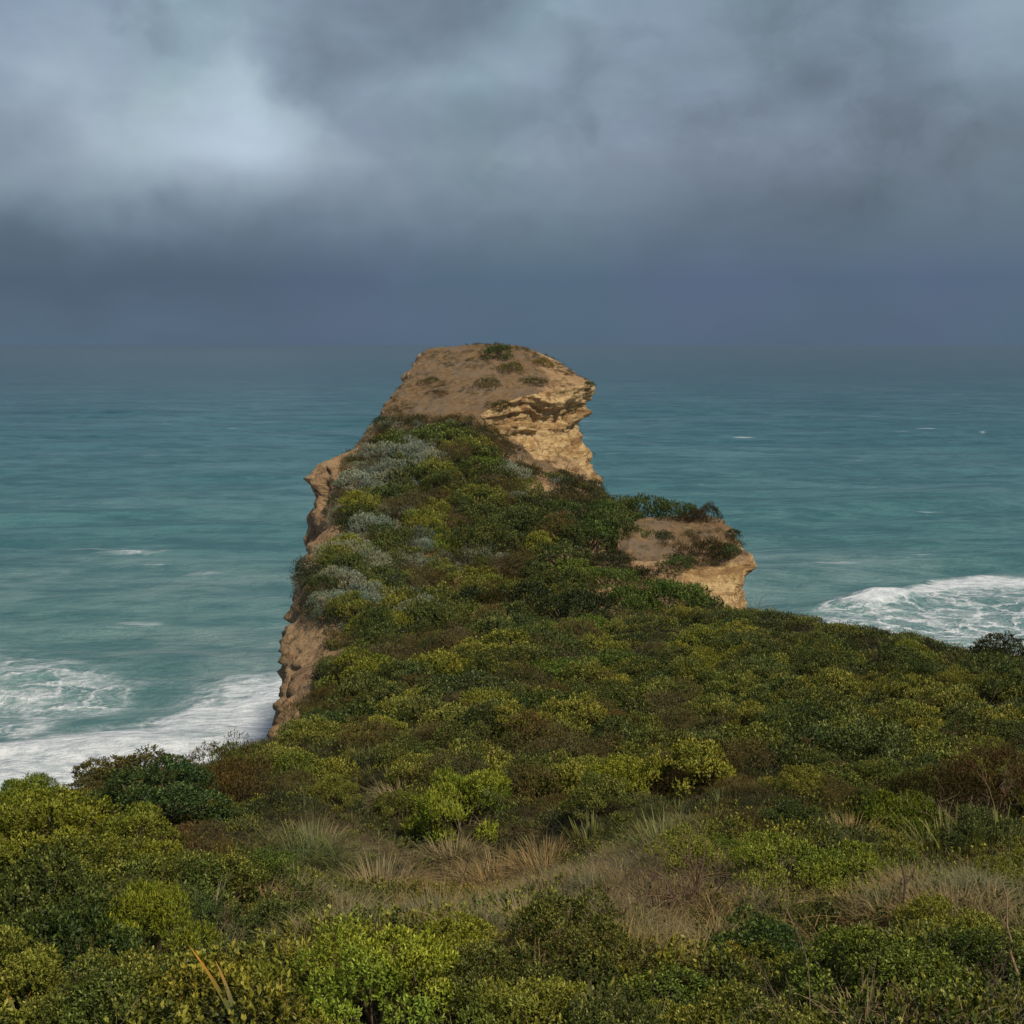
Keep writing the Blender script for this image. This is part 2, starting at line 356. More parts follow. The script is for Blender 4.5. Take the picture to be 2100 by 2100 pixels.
# ------------------------------------------------------------------ rock lofts
def loft(name, secs, base_l, base_r, spac, mat, fields, seed=0, amp=.55, closed_end=True):
    """secs: (Y, [(px,py)...]) cross sections from the left foot over the top to the right foot"""
    pts = []
    for Y, L in secs:
        w = P([q[0] for q in L], [q[1] for q in L], Y)
        bl = w[0]+np.array([base_l, 0, 0]); bl[2] = -3
        br = w[-1]+np.array([base_r, 0, 0]); br[2] = -3
        pts.append(np.vstack([bl, w, br]))
    pts = np.array(pts)                                    # (ns, np, 3)
    seg = np.linalg.norm(np.diff(pts, axis=1), axis=2).max(0)
    par = [0.]; tt = []
    for j, s in enumerate(seg):
        sp = spac if 0 < j < len(seg)-1 else spac*3
        n = max(2, int(s/sp)); tt += list(j+np.arange(n)/n)
    tt.append(len(seg)); tt = np.array(tt)
    Ys = pts[:, 0, 1]; ny = int((Ys[-1]-Ys[0])/spac); yy = np.linspace(Ys[0], Ys[-1], ny)
    G = np.zeros((ny, len(tt), 3))
    tmp = np.zeros((len(Ys), len(tt), 3))
    for c in range(3):
        for i in range(len(Ys)): tmp[i, :, c] = np.interp(tt, np.arange(pts.shape[1]), pts[i, :, c])
        for k in range(len(tt)): G[:, k, c] = np.interp(yy, Ys, tmp[:, k, c])
    for _ in range(3):
        G[1:-1] = (G[:-2]+2*G[1:-1]+G[2:])/4
        G[:, 1:-1] = (G[:, :-2]+2*G[:, 1:-1]+G[:, 2:])/4
    du = np.gradient(G, axis=0); dv = np.gradient(G, axis=1)
    N = np.cross(dv, du); N /= np.maximum(np.linalg.norm(N, axis=2, keepdims=True), 1e-6)
    if N[..., 2].mean() < 0: N = -N
    steep = np.clip(1-np.abs(N[..., 2])*1.2, 0, 1)
    q = G+seed*11.1
    wob = fbm(q, .12, 3)*1.4
    zs = G[..., 2]+wob
    led = fbm(np.stack([G[..., 0]*.06, G[..., 1]*.06, zs*1.15+seed], -1), 1., 4, .62)      # bedding ledges
    tz = zs/.85+fbm(q, .05, 2)*2; iz = np.floor(tz).astype(int); fz = tz-iz
    hd = np.random.default_rng(seed+50).random(512)*2-1
    sm = np.clip((fz-.72)/.28, 0, 1); sm = sm*sm*(3-2*sm)
    ledge = (hd[iz & 511]*(1-sm)+hd[(iz+1) & 511]*sm)*.62+led*.9+.25*fbm(np.stack([G[..., 0]*.5, G[..., 1]*.5, iz*3.7], -1), 1., 2)
    crack = 1-np.abs(fbm(np.stack([G[..., 0]*.55, G[..., 1]*.55, G[..., 2]*.10], -1), 1., 3))*2.6
    crack = np.clip(crack, 0, 1)**3
    lump = fbm(q, .30, 4)
    small = fbm(q, 1.3, 4, .6)
    disp = steep*(amp*1.1*ledge-amp*.8*crack+amp*1.5*lump+amp*1.0*small)+(1-steep)*(.8*lump+.42*small-.35*np.clip(crack, 0, 1))
    hN = N.copy(); hN[..., 2] *= .35
    G2 = G+hN*disp[..., None]
    V = G2.reshape(-1, 3)
    at = fields(G2, steep, tt, yy, lump)
    F = grid_faces(ny, len(tt))
    me = make_mesh(name, V, F, mat, {k: v.ravel() for k, v in at.items()})
    return me, G2, N, tt, yy, at

RIDGE = [
 (36, [(578,1620),(586,1555),(600,1530),(700,1495),(900,1480),(1050,1480),(1200,1480),(1300,1510),(1305,1520),(1310,1530),(1320,1580)]),
 (42, [(580,1540),(584,1470),(630,1430),(750,1408),(900,1402),(1050,1400),(1200,1400),(1300,1440),(1305,1450),(1310,1460),(1320,1520)]),
 (48, [(582,1460),(597,1395),(655,1348),(760,1328),(900,1328),(1050,1335),(1200,1335),(1300,1370),(1305,1380),(1310,1390),(1330,1450)]),
 (53, [(585,1400),(602,1325),(690,1280),(780,1275),(900,1290),(1050,1310),(1200,1310),(1320,1330),(1325,1340),(1330,1350),(1350,1400)]),
 (60, [(598,1340),(619,1250),(640,1200),(780,1245),(900,1310),(1050,1355),(1200,1335),(1490,1285),(1500,1285),(1510,1300),(1530,1350)]),
 (68, [(613,1290),(625,1190),(640,1150),(780,1190),(900,1250),(1050,1295),(1200,1280),(1500,1268),(1510,1275),(1515,1285),(1525,1330)]),
 (76, [(626,1215),(642,1135),(690,1100),(780,1115),(900,1132),(1050,1155),(1180,1150),(1290,1175),(1400,1230),(1440,1260),(1450,1300)]),
 (84, [(636,1160),(656,1085),(690,1052),(790,1045),(900,1045),(1050,1050),(1180,1055),(1270,1090),(1280,1100),(1300,1120),(1320,1180)]),
 (90, [(654,1105),(672,1010),(692,990),(790,985),(900,980),(1040,985),(1150,1010),(1220,1030),(1235,1036),(1260,1045),(1285,1090)]),
 (91.3, [(650,1030),(626,985),(664,952),(780,955),(900,950),(1020,955),(1110,978),(1180,1000),(1200,1008),(1240,1024),(1270,1075)]),
 (95, [(655,1030),(628,975),(664,944),(780,950),(900,945),(1020,950),(1110,975),(1180,995),(1200,1005),(1238,1022),(1265,1070)]),
 (97, [(672,1000),(700,945),(722,925),(800,910),(900,905),(1005,912),(1050,935),(1110,960),(1140,980),(1225,1006),(1245,1050)]),
 (103, [(702,960),(748,893),(778,878),(830,862),(910,850),(950,848),(985,846),(1000,895),(1085,950),(1218,992),(1232,1040)]),
 (108, [(752,905),(776,852),(803,836),(850,826),(930,815),(1000,812),(1068,812),(1072,888),(1115,945),(1214,985),(1222,1040)]),
 (113, [(790,850),(806,815),(822,795),(870,792),(950,780),(1050,780),(1150,797),(1134,882),(1168,925),(1216,978),(1218,1040)]),
 (118, [(812,820),(828,783),(840,765),(880,756),(960,748),(1070,748),(1214,787),(1183,880),(1208,928),(1216,975),(1218,1040)]),
 (124, [(838,780),(858,738),(868,727),(900,722),(980,718),(1080,724),(1182,768),(1165,880),(1195,930),(1205,980),(1210,1050)]),
 (132, [(856,770),(874,722),(884,714),(920,713),(985,706),(1060,709),(1143,739),(1140,880),(1160,930),(1170,980),(1180,1060)]),
 (140, [(866,790),(882,730),(892,716),(930,716),(985,707),(1050,713),(1108,742),(1110,880),(1120,930),(1130,980),(1140,1060)]),
 (146, [(880,900),(895,830),(905,800),(940,790),(985,790),(1030,795),(1070,830),(1075,900),(1080,940),(1085,980),(1090,1060)]),
 (150, [(900,1100),(910,1060),(920,1040),(950,1030),(985,1030),(1010,1035),(1040,1040),(1045,1060),(1050,1080),(1055,1090),(1060,1100)]),
]
def ridge_fields(G, steep, tt, yy, lump):
    X, Y, Z = G[..., 0], G[..., 1], G[..., 2]
    right = np.clip((X-(-3.0)+lump*1.5)/2.5, 0, 1)*np.clip((Y-97)/5, 0, 1)
    cream = right*(.35+.65*np.clip(steep*1.6, 0, 1))*np.clip((49.2-Z+lump)/1.8, 0.2, 1)
    soil = np.clip(1-steep*2.3, 0, 1)*np.clip((Y-96)/3, 0, 1)*(1-.62*np.clip((X-.5+1.5*lump)/3.5, 0, 1)*np.clip((Y-106)/4, 0, 1))*np.clip(1-np.clip((X-3)/2, 0, 1)*np.clip((47.5-Z)/1, 0, 1), 0, 1)
    return dict(cream=cream, soil=soil)
me, RG, RN, Rt, Ry, _ = loft('headland', RIDGE, -5, 5, .215, M_rock, ridge_fields, 1, .55)
ridge = link('headland', me, kind='structure')

KNOB = [
 (71.5, [(1225,1250),(1240,1245),(1300,1240),(1400,1245),(1470,1262),(1505,1270),(1512,1285),(1515,1300),(1518,1330)]),
 (73.5, [(1228,1235),(1245,1215),(1300,1205),(1380,1205),(1470,1205),(1515,1205),(1527,1228),(1527,1245),(1527,1290)]),
 (75, [(1235,1215),(1252,1190),(1300,1178),(1360,1166),(1460,1168),(1533,1158),(1540,1172),(1524,1200),(1527,1280)]),
 (76, [(1238,1200),(1256,1162),(1297,1150),(1365,1155),(1455,1158),(1543,1134),(1549,1160),(1524,1192),(1527,1275)]),
 (77.2, [(1240,1190),(1258,1145),(1295,1135),(1370,1145),(1450,1150),(1541,1130),(1549,1156),(1526,1190),(1527,1270)]),
 (79, [(1248,1150),(1262,1115),(1290,1105),(1390,1115),(1460,1120),(1518,1118),(1524,1140),(1520,1190),(1525,1260)]),
 (82, [(1255,1120),(1268,1085),(1290,1074),(1395,1080),(1455,1085),(1502,1085),(1515,1112),(1515,1170),(1520,1240)]),
 (85, [(1260,1110),(1272,1076),(1295,1062),(1400,1060),(1450,1060),(1474,1064),(1500,1100),(1508,1160),(1512,1230)]),
 (89, [(1262,1110),(1276,1080),(1300,1068),(1390,1068),(1435,1070),(1462,1080),(1480,1110),(1490,1160),(1495,1230)]),
 (93, [(1270,1140),(1285,1120),(1310,1110),(1380,1110),(1410,1115),(1430,1130),(1440,1160),(1450,1190),(1460,1240)]),
]
def knob_fields(G, steep, tt, yy, lump):
    X, Y, Z = G[..., 0], G[..., 1], G[..., 2]
    cream = np.clip((X-9.5+lump)/2.5, 0, 1)*np.clip((39.6-Z+lump*.6)/.8, .15, 1)*np.clip(steep*2.5, .3, 1)
    cream = np.maximum(cream, .9*np.clip((X-9.0)/2, 0, 1)*np.clip((77-Y)/2, 0, 1))
    soil = np.clip(1-steep*1.9, 0, 1)*np.clip((Y-75.5)/2.0, 0, 1)
    return dict(cream=cream*.8, soil=soil)
me, KG, KN, Kt, Ky, _ = loft('rock_outcrop', KNOB, -3, 4, .2, M_rock, knob_fields, 5, .38)
knob = link('rock_outcrop', me, kind='structure')

# ------------------------------------------------------------------ foreground land
TC = [-700, 0, 300, 600, 900, 1200, 1500, 1800, 2100, 2800]
TR = [
 (3,  [3000]*10),
 (5,  [2480]*10),
 (8,  [2130, 2120, 2120, 2110, 2110, 2100, 2090, 2080, 2080, 2080]),
 (11, [1920, 1920, 1940, 1960, 1970, 1960, 1950, 1940, 1930, 1930]),
 (15, [1800, 1800, 1815, 1835, 1845, 1835, 1815, 1805, 1800, 1800]),
 (20, [1715, 1715, 1722, 1728, 1728, 1715, 1700, 1690, 1700, 1700]),
 (27, [1665, 1665, 1645, 1628, 1615, 1600, 1582, 1572, 1582, 1582]),
 (34, [1640, 1640, 1605, 1548, 1515, 1505, 1482, 1462, 1450, 1450]),
 (42, [1500, 1500, 1480, 1430, 1415, 1402, 1365, 1352, 1366, 1362]),
 (50, [1450, 1450, 1420, 1370, 1345, 1330, 1278, 1288, 1328, 1320]),
 (60, [1400, 1400, 1370, 1320, 1298, 1290, 1262, 1272, 1305, 1320]),
 (72, [1350, 1350, 1330, 1300, 1280, 1270, 1250, 1260, 1290, 1300]),
]
YE_P = [-700, 0, 100, 160, 300, 440, 560, 610, 640, 675, 720, 1200, 1350, 1500, 1700, 1900, 2000, 2100, 2800]
YE_Y = [19, 21, 22.5, 25, 28, 30, 33, 36, 40, 50, 60, 62, 58, 52, 49, 45, 43, 42, 38]
def build_terrain():
    rows = np.concatenate([np.geomspace(3, 62, 330), np.linspace(62.4, 72, 30)]); cols = np.linspace(-700, 2800, 520)
    Yr = np.array([r[0] for r in TR]); tab = np.array([r[1] for r in TR], float)
    # drop as a smooth function of distance
    a = np.array([[P(TC[j], tab[i, j], Yr[i])[2] for j in range(len(TC))] for i in range(len(Yr))])
    tmp = np.array([np.interp(cols, TC, a[i]) for i in range(len(Yr))])
    Z = np.array([np.interp(np.log(rows), np.log(Yr), tmp[:, k]) for k in range(len(cols))]).T
    Yg = np.repeat(rows[:, None], len(cols), 1)
    for _ in range(6):
        Z[1:-1] = (Z[:-2]+2*Z[1:-1]+Z[2:])/4; Z[:, 1:-1] = (Z[:, :-2]+2*Z[:, 1:-1]+Z[:, 2:])/4
    X = (cols[None, :]-RES/2)/FP*Yg*1.02
    q = np.stack([X, Yg, X*0], -1)
    ye = np.interp(cols, YE_P, YE_Y)[None, :]+fbm(q, .25, 3)*.8
    fall = np.clip(Yg-ye, 0, None)
    Z0 = Z
    gr = fbm(q, .16, 3)*.35+fbm(q, .6, 3)*.12
    px, py = proj(np.stack([X, Yg, Z], -1))
    drym = np.exp(-(((px-900)/360)**2+((py-1810)/100)**2)**2)
    hum = domes(X, Yg, 1.7, 1)*.95+domes(X+5, Yg+3, .8, 2)*.28
    far = np.clip((Yg-30)/15, 0, 1)*np.clip((px-1150)/200, 0, 1)
    hum = hum*(1-.75*drym)*(1-.35*far)+domes(X, Yg, 3.1, 5)*.35*np.clip((Yg-12)/10, 0, 1)*(1-.6*drym)
    Z = Z+gr+hum-.5
    Z = Z-.15*np.exp(-((px-290)/130)**2-((Yg-24.5)/2)**2)+.1*np.exp(-((px-495)/60)**2-((Yg-27)/1.5)**2)
    Z = Z-fall*2.6-np.clip(fall, 0, 1.5)*.6
    Z = np.maximum(Z, -3)
    V = np.stack([X, Yg, Z], -1)
    me = make_mesh('terrain', V.reshape(-1, 3), grid_faces(len(rows), len(cols)), M_ground, dict(dry=(drym*.9).ravel()))
    link('terrain', me, kind='structure')
    return V
TV = build_terrain()

# BVH of all land, to stand plants on
def tris_of(G):
    nr, nc = G.shape[:2]; f = grid_faces(nr, nc); return G.reshape(-1, 3), f
vs, fs, off = [], [], 0
for G in (TV[:, ::2], RG[::2, ::2], KG[::2, ::2]):
    v, f = tris_of(G); vs.append(v); fs.append(f+off); off += len(v)
BV = BVHTree.FromPolygons(np.vstack(vs).tolist(), np.vstack(fs).tolist())
CAM = Vector((0, 0, CAMZ))
def hit(px, py):
    d = Vector(view_dir(px, py)); r = BV.ray_cast(CAM, d, 400)
    return r[0]
def ground_z(x, y, default=None):
    r = BV.ray_cast(Vector((x, y, 80)), Vector((0, 0, -1)), 200)
    return r[0].z if r[0] is not None else default

# ------------------------------------------------------------------ plant materials
def mat_leaf(name, dark, light, tip, alt=None, trans=.13, rough=.5, spec=.28):
    """dark/light by leaf, tip = young growth, alt = second palette for the instancer tint"""
    m, t, b, o = material(name)
    lc = attr(t, 'lc'); yg = attr(t, 'young')
    pos = t.n.new('ShaderNodeNewGeometry').outputs['Position']
    tint = attr(t, 'tint', 'INSTANCER')
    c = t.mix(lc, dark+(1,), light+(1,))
    if alt: c = t.mix(tint, c, t.mix(lc, alt[0]+(1,), alt[1]+(1,)))
    c = t.mix(t.math('MULTIPLY', yg, .85), c, tip+(1,))
    n1 = t.noise(pos, .33, 3, .5); n2 = t.noise(pos, 1.1, 2, .5)
    c = t.mix(t.ss(n1, .42, .62), c, t.mix(1., c, (1.12, 1.0, .80, 1), 'MULTIPLY'))
    c = t.mix(t.ss(n2, .5, .34), c, t.mix(1., c, (.70, .86, .95, 1), 'MULTIPLY'))
    oc = t.n.new('ShaderNodeObjectInfo').outputs['Color']
    c = t.mix(1., c, oc, 'MULTIPLY')
    t.put(b.inputs['Base Color'], c); b.inputs['Roughness'].default_value = rough; b.inputs['Specular IOR Level'].default_value = spec
    tr = t.n.new('ShaderNodeBsdfTranslucent'); t.put(tr.inputs[0], t.mix(1., c, (1.1, 1.15, .6, 1), 'MULTIPLY'))
    mx = t.n.new('ShaderNodeMixShader'); mx.inputs[0].default_value = trans
    t.l.new(b.outputs[0], mx.inputs[1]); t.l.new(tr.outputs[0], mx.inputs[2]); t.l.new(mx.outputs[0], o.inputs[0])
    return m
M_green = mat_leaf('olive_green_leaves', (.040, .055, .008), (.150, .168, .024), (.42, .40, .08), ((.058, .062, .009), (.28, .26, .030)))
M_deep = mat_leaf('deep_green_leaves', (.017, .030, .008), (.085, .112, .024), (.27, .29, .07), ((.04, .055, .010), (.13, .145, .03)))
M_bright = mat_leaf('bright_green_leaves', (.06, .085, .008), (.20, .25, .026), (.36, .38, .05))
M_lime = mat_leaf('yellow_green_leaves', (.08, .095, .012), (.24, .25, .030), (.40, .38, .07))
M_silver = mat_leaf('silver_grey_leaves', (.10, .125, .095), (.28, .305, .22), (.38, .40, .31), None, .1, .8, .1)
M_brown = mat_leaf('brown_dry_foliage', (.048, .036, .016), (.15, .115, .052), (.20, .17, .07), ((.04, .038, .012), (.12, .11, .038)), .1, .85, .1)
M_straw = mat_leaf('straw_grass', (.10, .072, .034), (.33, .25, .13), (.25, .21, .09), ((.08, .07, .024), (.21, .18, .07)), .2, .7, .2)
M_blade = mat_leaf('green_grass_blades', (.040, .055, .012), (.15, .165, .040), (.28, .25, .08), ((.06, .062, .014), (.20, .185, .045)), .25, .5, .3)
M_flag = mat_leaf('strap_leaf', (.03, .07, .02), (.09, .15, .05), (.50, .24, .03), None, .25, .4, .4)
def mat_bark():
    m, t, b, o = material('dead_grey_bark')
    pos = t.n.new('ShaderNodeNewGeometry').outputs['Position']
    n = t.noise(pos, 30, 4, .6)
    oc = t.n.new('ShaderNodeObjectInfo').outputs['Color']
    t.put(b.inputs['Base Color'], t.mix(1., t.ramp(n, [(.3, (.060, .040, .022, 1)), (.7, (.20, .145, .085, 1))]), oc, 'MULTIPLY'))
    b.inputs['Roughness'].default_value = .9
    return m
M_bark = mat_bark()

# ------------------------------------------------------------------ plant meshes
def unit(v): return v/np.maximum(np.linalg.norm(v, axis=-1, keepdims=True), 1e-9)
class Geo:
    def __init__(s): s.V = []; s.F = []; s.lc = []; s.yg = []; s.n = 0
    def add(s, V, F, lc, yg):
        s.V.append(V); s.F.append(F+s.n); s.lc.append(lc); s.yg.append(yg); s.n += len(V)
    def leaves(s, pos, d, L, W, rg, lc=None, yg=None, fold=.25, droop=0., hint=None):
        """folded six-point leaves (four triangles each)"""
        n = len(pos); d = unit(d); hv = rg.normal(size=(n, 3)) if hint is None else unit(hint)+rg.normal(0, .38, (n, 3))
        r = unit(np.cross(d, hv)); u = np.cross(r, d)
        L = np.broadcast_to(L, (n,))[:, None]; W = np.broadcast_to(W, (n,))[:, None]
        a = pos; m = pos+d*L*.55+u*L*-.04
        l = pos+d*L*.5-r*W*.5+u*W*fold; k = pos+d*L*.5+r*W*.5+u*W*fold
        tip = pos+d*L+u*L*-.12-np.array([0, 0, 1.])*L*droop
        V = np.stack([a, l, tip, k, m], 1).reshape(-1, 3)
        b = np.arange(n)[:, None]*5
        F = np.concatenate([b+np.array([[0, 1, 4]]), b+np.array([[1, 2, 4]]), b+np.array([[4, 2, 3]]), b+np.array([[0, 4, 3]])])
        if lc is None: lc = rg.random(n)
        if yg is None: yg = np.zeros(n)
        s.add(V, F, np.repeat(lc, 5), np.repeat(yg, 5))
    def blades(s, pos, d, L, W, bend, rg, lc=None, yg_tip=0., seg=3):
        n = len(pos); d = unit(d); L = np.broadcast_to(L, (n,)); W = np.broadcast_to(W, (n,))
        h = unit(d*np.array([1, 1, 0])+1e-4*rg.normal(size=(n, 3))); r = unit(np.cross(d, np.array([0, 0, 1.]))+1e-3)
        rows = []
        for k in range(seg+1):
            f = k/seg
            c = pos+d*(L*f)[:, None]+h*(bend*L*f*f)[:, None]*.7-np.array([0, 0, 1.])*(bend*L*f**2.4)[:, None]*.8
            w = (W*(1-f**2)*.5+W*.03)[:, None]
            rows += [c-r*w, c+r*w]
        V = np.stack(rows, 1).reshape(-1, 3); m = 2*(seg+1); b = np.arange(n)[:, None]*m
        F = []
        for k in range(seg):
            o = 2*k; F += [b+np.array([[o, o+1, o+3]]), b+np.array([[o, o+3, o+2]])]
        if lc is None: lc = rg.random(n)
        yg = np.tile(np.repeat(np.linspace(0, 1, seg+1)**2*yg_tip, 2), n)
        s.add(V, np.concatenate(F), np.repeat(lc, m), yg)
    def tube(s, pts, r0, r1, sides=3):
        pts = np.asarray(pts, float); n = len(pts); tan = unit(np.gradient(pts, axis=0))
        ref = np.array([.31, .87, .38]); a = unit(np.cross(tan, ref)); b = np.cross(tan, a)
        rr = np.linspace(r0, r1, n)[:, None, None]; th = np.arange(sides)*2*math.pi/sides
        ring = pts[:, None, :]+rr*(np.cos(th)[None, :, None]*a[:, None, :]+np.sin(th)[None, :, None]*b[:, None, :])
        V = ring.reshape(-1, 3); F = []
        for i in range(n-1):
            for k in range(sides):
                p, q = i*sides+k, i*sides+(k+1) % sides
                F += [[p, q, q+sides], [p, q+sides, p+sides]]
        s.add(V, np.array(F), np.full(len(V), .5), np.zeros(len(V)))
    def mesh(s, name, mat):
        return make_mesh(name, np.vstack(s.V), np.vstack(s.F), mat, dict(lc=np.concatenate(s.lc), young=np.concatenate(s.yg)), smooth=False)

def sprig_mesh(name, mat, rg, n=16, h=.14, leaf=.045, wid=.5, spread=.9):
    g = Geo(); k = np.arange(n); f = (k+.5)/n
    lean = rg.normal(0, .18, 2); ax = np.stack([f*h*lean[0], f*h*lean[1], f*h], 1)
    an = k*2.399+rg.random()*6; el = spread*(1.15-f)+.15
    d = np.stack([np.cos(an)*np.sin(el), np.sin(an)*np.sin(el), np.cos(el)], 1)+rg.normal(0, .15, (n, 3))
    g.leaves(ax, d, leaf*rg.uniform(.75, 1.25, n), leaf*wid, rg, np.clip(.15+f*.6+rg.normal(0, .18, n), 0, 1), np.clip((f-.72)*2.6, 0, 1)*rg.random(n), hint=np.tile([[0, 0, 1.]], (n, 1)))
    return g.mesh(name, mat)
def clump_mesh(name, mat, rg, n=60, r=.25, leaf=.06, wid=.45, flat=.7, tw=0):
    g = Geo(); d = unit(rg.normal(size=(n, 3))); d[:, 2] = np.abs(d[:, 2])*1.0-.15; rad = rg.uniform(.55, 1., n)[:, None]
    pos = d*np.array([1, 1, flat])*r*rad*(1+.25*np.sin(5*d[:, :1]*3))
    dd = unit(d)+np.array([0, 0, .7])+rg.normal(0, .45, (n, 3))
    up = np.clip(pos[:, 2]/(r*flat), 0, 1)
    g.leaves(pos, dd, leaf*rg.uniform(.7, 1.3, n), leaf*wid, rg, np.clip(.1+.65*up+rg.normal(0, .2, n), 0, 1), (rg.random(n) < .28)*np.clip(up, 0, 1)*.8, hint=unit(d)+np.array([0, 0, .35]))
    for _ in range(tw):
        a = rg.random()*6.28; e = np.array([math.cos(a)*r*.8, math.sin(a)*r*.8, r*rg.uniform(.7, 1.3)])
        g.tube([[0, 0, -.1], e*.5+rg.normal(0, .03, 3), e], .006, .003)
    return g.mesh(name, mat)
def tuft_mesh(name, mat, rg, n=40, L=.5, W=.008, spread=.7, bend=.5, tip=.3):
    g = Geo(); a = rg.random(n)*6.283; s = np.abs(rg.normal(0, spread*.6, n))
    d = np.stack([np.cos(a)*np.sin(s), np.sin(a)*np.sin(s), np.cos(s)], 1)
    pos = np.stack([np.cos(a), np.sin(a), a*0], 1)*(rg.random(n)*.09)[:, None]
    g.blades(pos, d, L*rg.uniform(.5, 1.15, n), W*rg.uniform(.7, 1.4, n), bend*rg.uniform(.2, 1.3, n), rg, None, tip)
    return g.mesh(name, mat)
def twigs_geo(g, rg, base, d, L, r, depth, kink=.35, sides=3, spread=.6):
    n = 5; pts = [np.array(base, float)]; dd = unit(np.array(d, float))
    for _ in range(n-1):
        dd = unit(dd+rg.normal(0, kink*.45, 3)); pts.append(pts[-1]+dd*L/(n-1))
    g.tube(pts, r, r*.55, sides)
    if depth > 0:
        for _ in range(rg.integers(2, 4)):
            i = rg.integers(2, n); d2 = unit(dd+rg.normal(0, spread, 3)+np.array([0, 0, .15]))
            twigs_geo(g, rg, pts[i], d2, L*rg.uniform(.5, .75), r*.55, depth-1, kink, sides, spread)
def crown_geo(rg, nlobe, nspr, leaf, wid, flat=.6, lobe_r=(.3, .5), perspr=7, lobe_flat=.7, up=.8, young=.35, inner=.2):
    """a shrub crown inside a unit-radius, 'flat'-high dome"""
    g = Geo(); C = []; Rr = []
    for i in range(nlobe):
        a = rg.random()*6.283; rr = math.sqrt(rg.random())*.72; R = rg.uniform(*lobe_r)
        z = flat*math.sqrt(max(0, 1-rr*rr))*rg.uniform(.55, 1.02)-R*lobe_flat*.55
        C.append([rr*math.cos(a), rr*math.sin(a), max(z, .04)]); Rr.append(R)
    for i in range(max(5, nlobe//3)):
        a = 6.283*i/max(5, nlobe//3)+rg.normal(0, .2); R = rg.uniform(*lobe_r)*.85; rr = .78
        C.append([rr*math.cos(a), rr*math.sin(a), rg.uniform(.02, .12)]); Rr.append(R)
    nlobe = len(C); C = np.array(C); Rr = np.array(Rr)
    li = rg.choice(nlobe, nspr, p=Rr**2/np.sum(Rr**2)); d = unit(rg.normal(size=(nspr, 3))); d[:, 2] = np.where(d[:, 2] < -.25, -d[:, 2], d[:, 2])
    sh = np.where(rg.random(nspr) < inner, rg.uniform(.4, .85, nspr), rg.uniform(.88, 1.07, nspr))
    p = C[li]+d*np.array([1, 1, lobe_flat])*(Rr[li]*sh)[:, None]
    p = p+fbm(p, 6., 2)[:, None]*d*.07
    keep = np.ones(nspr, bool)
    for j in range(nlobe):
        q = (p-C[j])/np.array([1, 1, lobe_flat])/Rr[j]
        keep &= ~((np.linalg.norm(q, axis=1) < .72) & (li != j))
    keep &= p[:, 2] > -.05
    p, d, li = p[keep], d[keep], li[keep]; n = len(p)
    k = perspr; ax = unit(d+np.array([0, 0, up])+rg.normal(0, .25, (n, 3)))
    P_ = np.repeat(p, k, 0); A = np.repeat(ax, k, 0); f = np.tile((np.arange(k)+.5)/k, n)
    P_ = P_+A*(f*leaf*1.3)[:, None]
    dirs = A*(.35+.8*f)[:, None]+unit(rg.normal(size=(n*k, 3)))*(1.05-.5*f)[:, None]
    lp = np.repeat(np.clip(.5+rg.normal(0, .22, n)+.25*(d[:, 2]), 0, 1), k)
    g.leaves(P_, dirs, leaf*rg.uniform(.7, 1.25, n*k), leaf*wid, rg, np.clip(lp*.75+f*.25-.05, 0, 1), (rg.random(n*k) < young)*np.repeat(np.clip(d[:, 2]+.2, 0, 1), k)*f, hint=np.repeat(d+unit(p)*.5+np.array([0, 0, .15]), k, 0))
    return g, C, Rr
def stems_geo(rg, C, r0=.03):
    g = Geo()
    for c in C:
        b = np.array([rg.normal(0, .06), rg.normal(0, .06), -.25]); m = b*.4+c*.6+rg.normal(0, .05, 3)
        m[2] = c[2]*.35
        g.tube([b, b*.5+m*.5+rg.normal(0, .03, 3), m, c*.98], r0, r0*.35, 4)
    return g

rg = np.random.default_rng(21)
KINDS = {}
def crown_kind(key, mat, nvar, **kw):
    L = []
    for i in range(nvar):
        g, C, Rr = crown_geo(rg, **kw)
        L.append((g.mesh(key+'_foliage', mat), stems_geo(rg, C).mesh(key+'_stems', M_bark)))
    KINDS[key] = L
# near kinds (leaf relative to the crown radius)
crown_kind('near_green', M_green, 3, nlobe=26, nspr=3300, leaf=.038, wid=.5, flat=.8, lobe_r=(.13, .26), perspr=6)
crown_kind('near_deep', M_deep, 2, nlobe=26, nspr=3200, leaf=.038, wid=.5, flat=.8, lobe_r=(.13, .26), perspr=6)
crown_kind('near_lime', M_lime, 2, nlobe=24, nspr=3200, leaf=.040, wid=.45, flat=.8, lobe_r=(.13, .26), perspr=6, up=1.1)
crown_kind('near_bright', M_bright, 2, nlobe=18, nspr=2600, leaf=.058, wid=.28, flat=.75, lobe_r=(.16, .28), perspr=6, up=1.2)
crown_kind('near_brown', M_brown, 2, nlobe=16, nspr=1900, leaf=.055, wid=.25, flat=.7, lobe_r=(.2, .36), perspr=5, up=1.0)
